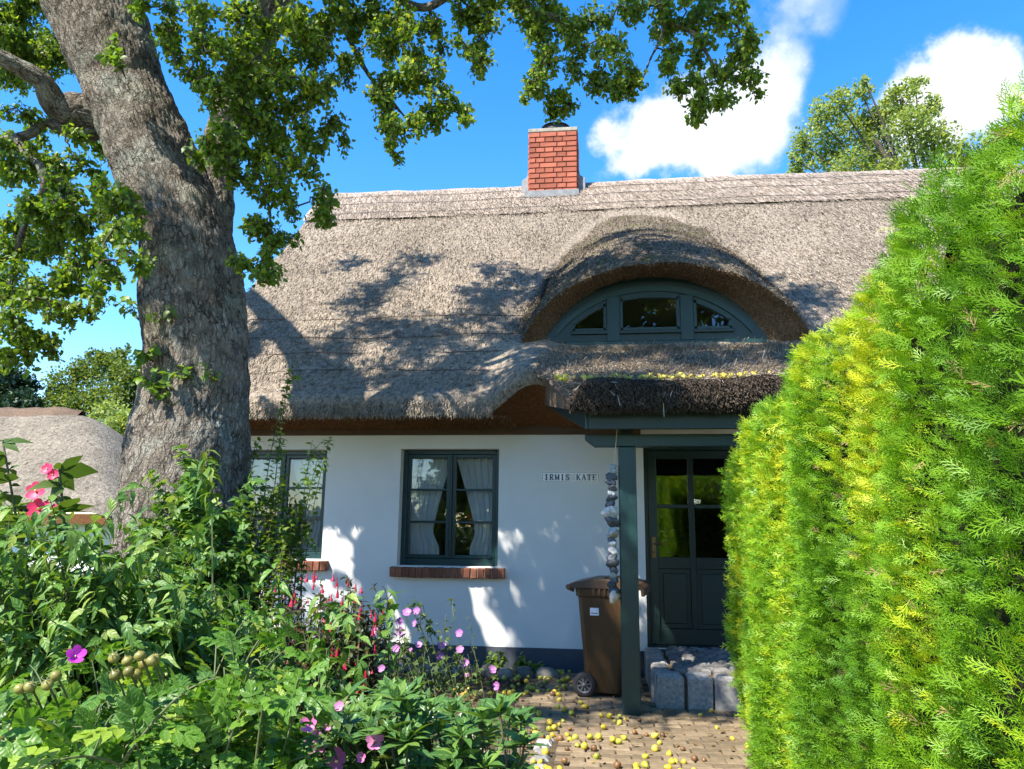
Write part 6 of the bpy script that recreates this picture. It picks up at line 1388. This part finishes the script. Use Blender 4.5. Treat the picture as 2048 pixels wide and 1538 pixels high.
# ------------------------------------------------------------------ background: second thatched house, trees
def far_house():
    Y0, Y1, X0, X1 = 19.2, 27.2, -26.0, -12.25; t = thing('thatched_house', 'neighbouring thatched house with low brown roof beyond the hollyhocks', 'house', (-16, 22, 0)); O = np.array(t.location)
    ze = onY(120, 1036, Y0)[2]; zr = onY(60, 822, 23.2)[2]; s1 = (zr - ze) / 4.0; X1 = onY(262, 1030, Y0 + 1.0)[0]
    def fn(x, y):
        d = np.minimum(np.minimum(y - Y0, Y1 - y) * s1, (X1 - x) * s1 * 1.25); k = .35
        a, b, c = (y - Y0) * s1, (Y1 - y) * s1, (X1 - x) * s1 * 1.0
        h = np.exp(-a / k) + np.exp(-b / k) + np.exp(-c / k) + math.exp(-(zr - ze) / k * 1.0); z = -k * np.log(h)
        return np.stack([x, y, ze + .25 + z + .03 * fbm(np.stack([x, y, 0 * x], -1), 4)], -1) - O
    V, Fq = gridmesh(fn, np.linspace(X0, X1, 70), np.linspace(Y0, Y1, 60)); link('roof', mesh_np('roof', V, Fq, True), 'thatch_far', t)
    rx = np.linspace(X0, onY(165, 830, 23.2)[0], 40); V2, F2 = gridmesh(lambda u, v: np.stack([u, 23.2 + v * .55, zr + .12 - .55 * np.abs(v) ** 1.3 - .15 * sstep(rx[-1] - .8, rx[-1], u) + .04 * vnoise(np.stack([u * 3, v * 2, 0 * u], -1), 3)], -1) - O, rx, np.linspace(-1, 1, 9)); link('ridge_cap', mesh_np('ridge_cap', V2, F2, True), 'thatch_lip', t)
    b = MB(); b.box(X0 - O[0], X1 - .05 - O[0], Y0 + .05 - O[1], Y1 - O[1], ze - .16, ze + .12); b.obj('eave', 'thatch_cut', t)
    MB().box(X0 - O[0], X1 - .6 - O[0], Y0 + .6 - O[1], Y1 - .6 - O[1], 0, ze - .1).obj('wall', 'white_render', t)
far_house()

def blob_tree(name, label, base, blobs, m, leaf, n, group, trunk=.18, cat='tree', twig='twig', flat=1.0):
    b0 = np.array([base[0], base[1], 0.]); t = thing(name, label, cat, tuple(b0), group); P, R_, pos, dr = [], [], [], []
    c0 = np.mean([b[0] for b in blobs], 0); tot = sum(b[1] ** 2 for b in blobs); st = [(bez(np.zeros(3), np.array([0, 0, c0[2] * .5]), c0 - b0, 12), np.linspace(trunk, trunk * .4, 12))]
    link('trunk', tubes_mesh('trunk', st, 10), twig, t); br = []
    for c, r in blobs:
        c = np.asarray(c); s = c0 * .55 + np.array([b0[0], b0[1], c0[2] * .35]) * .45; br.append((bez(s - b0, (s + c) / 2 - b0 + np.array([0, 0, .3]), c - b0, 7), np.linspace(trunk * .35, .02, 7)))
        k = max(12, int(n * r * r / tot)); nc = max(4, k // 26); cc = c + nrm(rng.normal(0, 1, (nc, 3))) * (rng.random((nc, 1)) ** .45) * r * np.array([1, 1, .9 * flat])
        for q in cc[:10]: br.append((bez(c - b0, (c + q) / 2 - b0, q - b0, 4), np.linspace(.02, .008, 4)))
        j = rng.integers(0, nc, k); p = cc[j] + rng.normal(0, r * .17, (k, 3)); pos.append(p); dr.append(nrm(p - c) * .5 + rng.normal(0, .6, (k, 3)) + np.array([0, 0, -.1]))
    kind(link('branches', tubes_mesh('branches', br, 5), twig, t), 'stuff'); pos, dr = np.concatenate(pos), np.concatenate(dr); k = len(pos)
    o = link('crown', scatter_mesh('crown', L_FAR, pos - b0, frames(dr, rng.normal(0, .5, (k, 3)) + np.array([0, 0, .8])), rng.uniform(.7, 1.3, k) * leaf), m, t); return t
def bt(l, Y): return [(onY(x, y, Y + rng.uniform(-1.2, 1.2)), r / F * Y) for x, y, r in l]
def background():
    g = 'trees behind the houses'
    b = bt([(1610, 290, 34), (1640, 240, 36), (1680, 210, 34), (1660, 300, 44), (1700, 260, 44), (1720, 180, 26), (1750, 240, 46), (1760, 300, 50), (1800, 200, 38), (1830, 170, 24), (1820, 260, 46), (1850, 220, 34), (1870, 280, 40), (1890, 330, 50), (1600, 340, 30), (1700, 340, 50), (1800, 350, 50), (1730, 160, 12), (1590, 320, 16), (1950, 320, 60), (1900, 420, 60), (1700, 430, 70)], 22)
    blob_tree('birch_tree', 'pale green loose tree rising behind the roof ridge on the right', (11.5, 22), b, 'tree_pale', .095, 26000, g)
    b = bt([(180, 740, 42), (230, 730, 40), (130, 770, 42), (270, 740, 40), (110, 820, 42), (170, 810, 50), (240, 800, 55), (290, 800, 40), (330, 760, 50), (380, 800, 60), (230, 880, 60), (160, 870, 45), (200, 715, 22), (250, 705, 16), (300, 900, 70)], 36)
    blob_tree('broadleaf_tree', 'bushy green tree between the neighbouring house and the pear trunk', (-23, 36), b, 'tree_far', .17, 28000, g)
    b = bt([(215, 830, 36), (255, 850, 40), (240, 900, 40), (275, 930, 34), (200, 870, 30), (290, 870, 40), (320, 920, 50), (280, 990, 50)], 26)
    blob_tree('leafy_bush', 'yellow-green bush just right of the neighbouring thatched roof', (-14.7, 26), b, 'tree_pale', .13, 9000, g, .08, 'bush')
    b = bt([(10, 740, 26), (30, 760, 30), (50, 780, 30), (10, 790, 40), (45, 810, 32), (-30, 760, 50), (20, 830, 40), (72, 800, 16)], 34)
    blob_tree('dark_tree', 'dark green tree behind the neighbouring roof at the left edge', (-28, 34), b, 'conifer', .22, 7000, g)
    # trees behind the photographer; the panes mirror them
    for nm, lab, x, y, h, m in (('garden_tree', 'tree across the lane, seen only as a reflection in the right window', -4.0, -11, 8.0, 'tree_far'), ('garden_tree', 'tree across the lane, mirrored in the middle dormer pane', 1.2, -14, 14.0, 'tree_far'), ('garden_tree', 'tree across the lane, mirrored in the right dormer pane', 5.2, -14, 13.5, 'tree_pale')):
        r = random.Random(int(x * 10)); bl = [(np.array([x + r.uniform(-1.9, 1.9), y + r.uniform(-1.5, 1.5), h * r.uniform(.25 if h < 9 else .52, .94)]), r.uniform(.9, 1.3)) for _ in range(20)]; blob_tree(nm, lab, (x, y), bl, m, .26, 11000, 'trees across the lane', .16)
    for i, x in enumerate((-15, -12.6, -10.2, -7.8)):
        r = random.Random(i); bl = [(np.array([x + r.uniform(-1.1, 1.1), -9 + r.uniform(-.5, .5), r.uniform(.4, 1.9)]), r.uniform(.5, .8)) for _ in range(8)]; blob_tree('lane_bush', 'green bush in the row across the lane, mirrored in the left window', (x, -9), bl, 'tree_far', .16, 3500, 'bushes across the lane', .06, 'bush')
background()
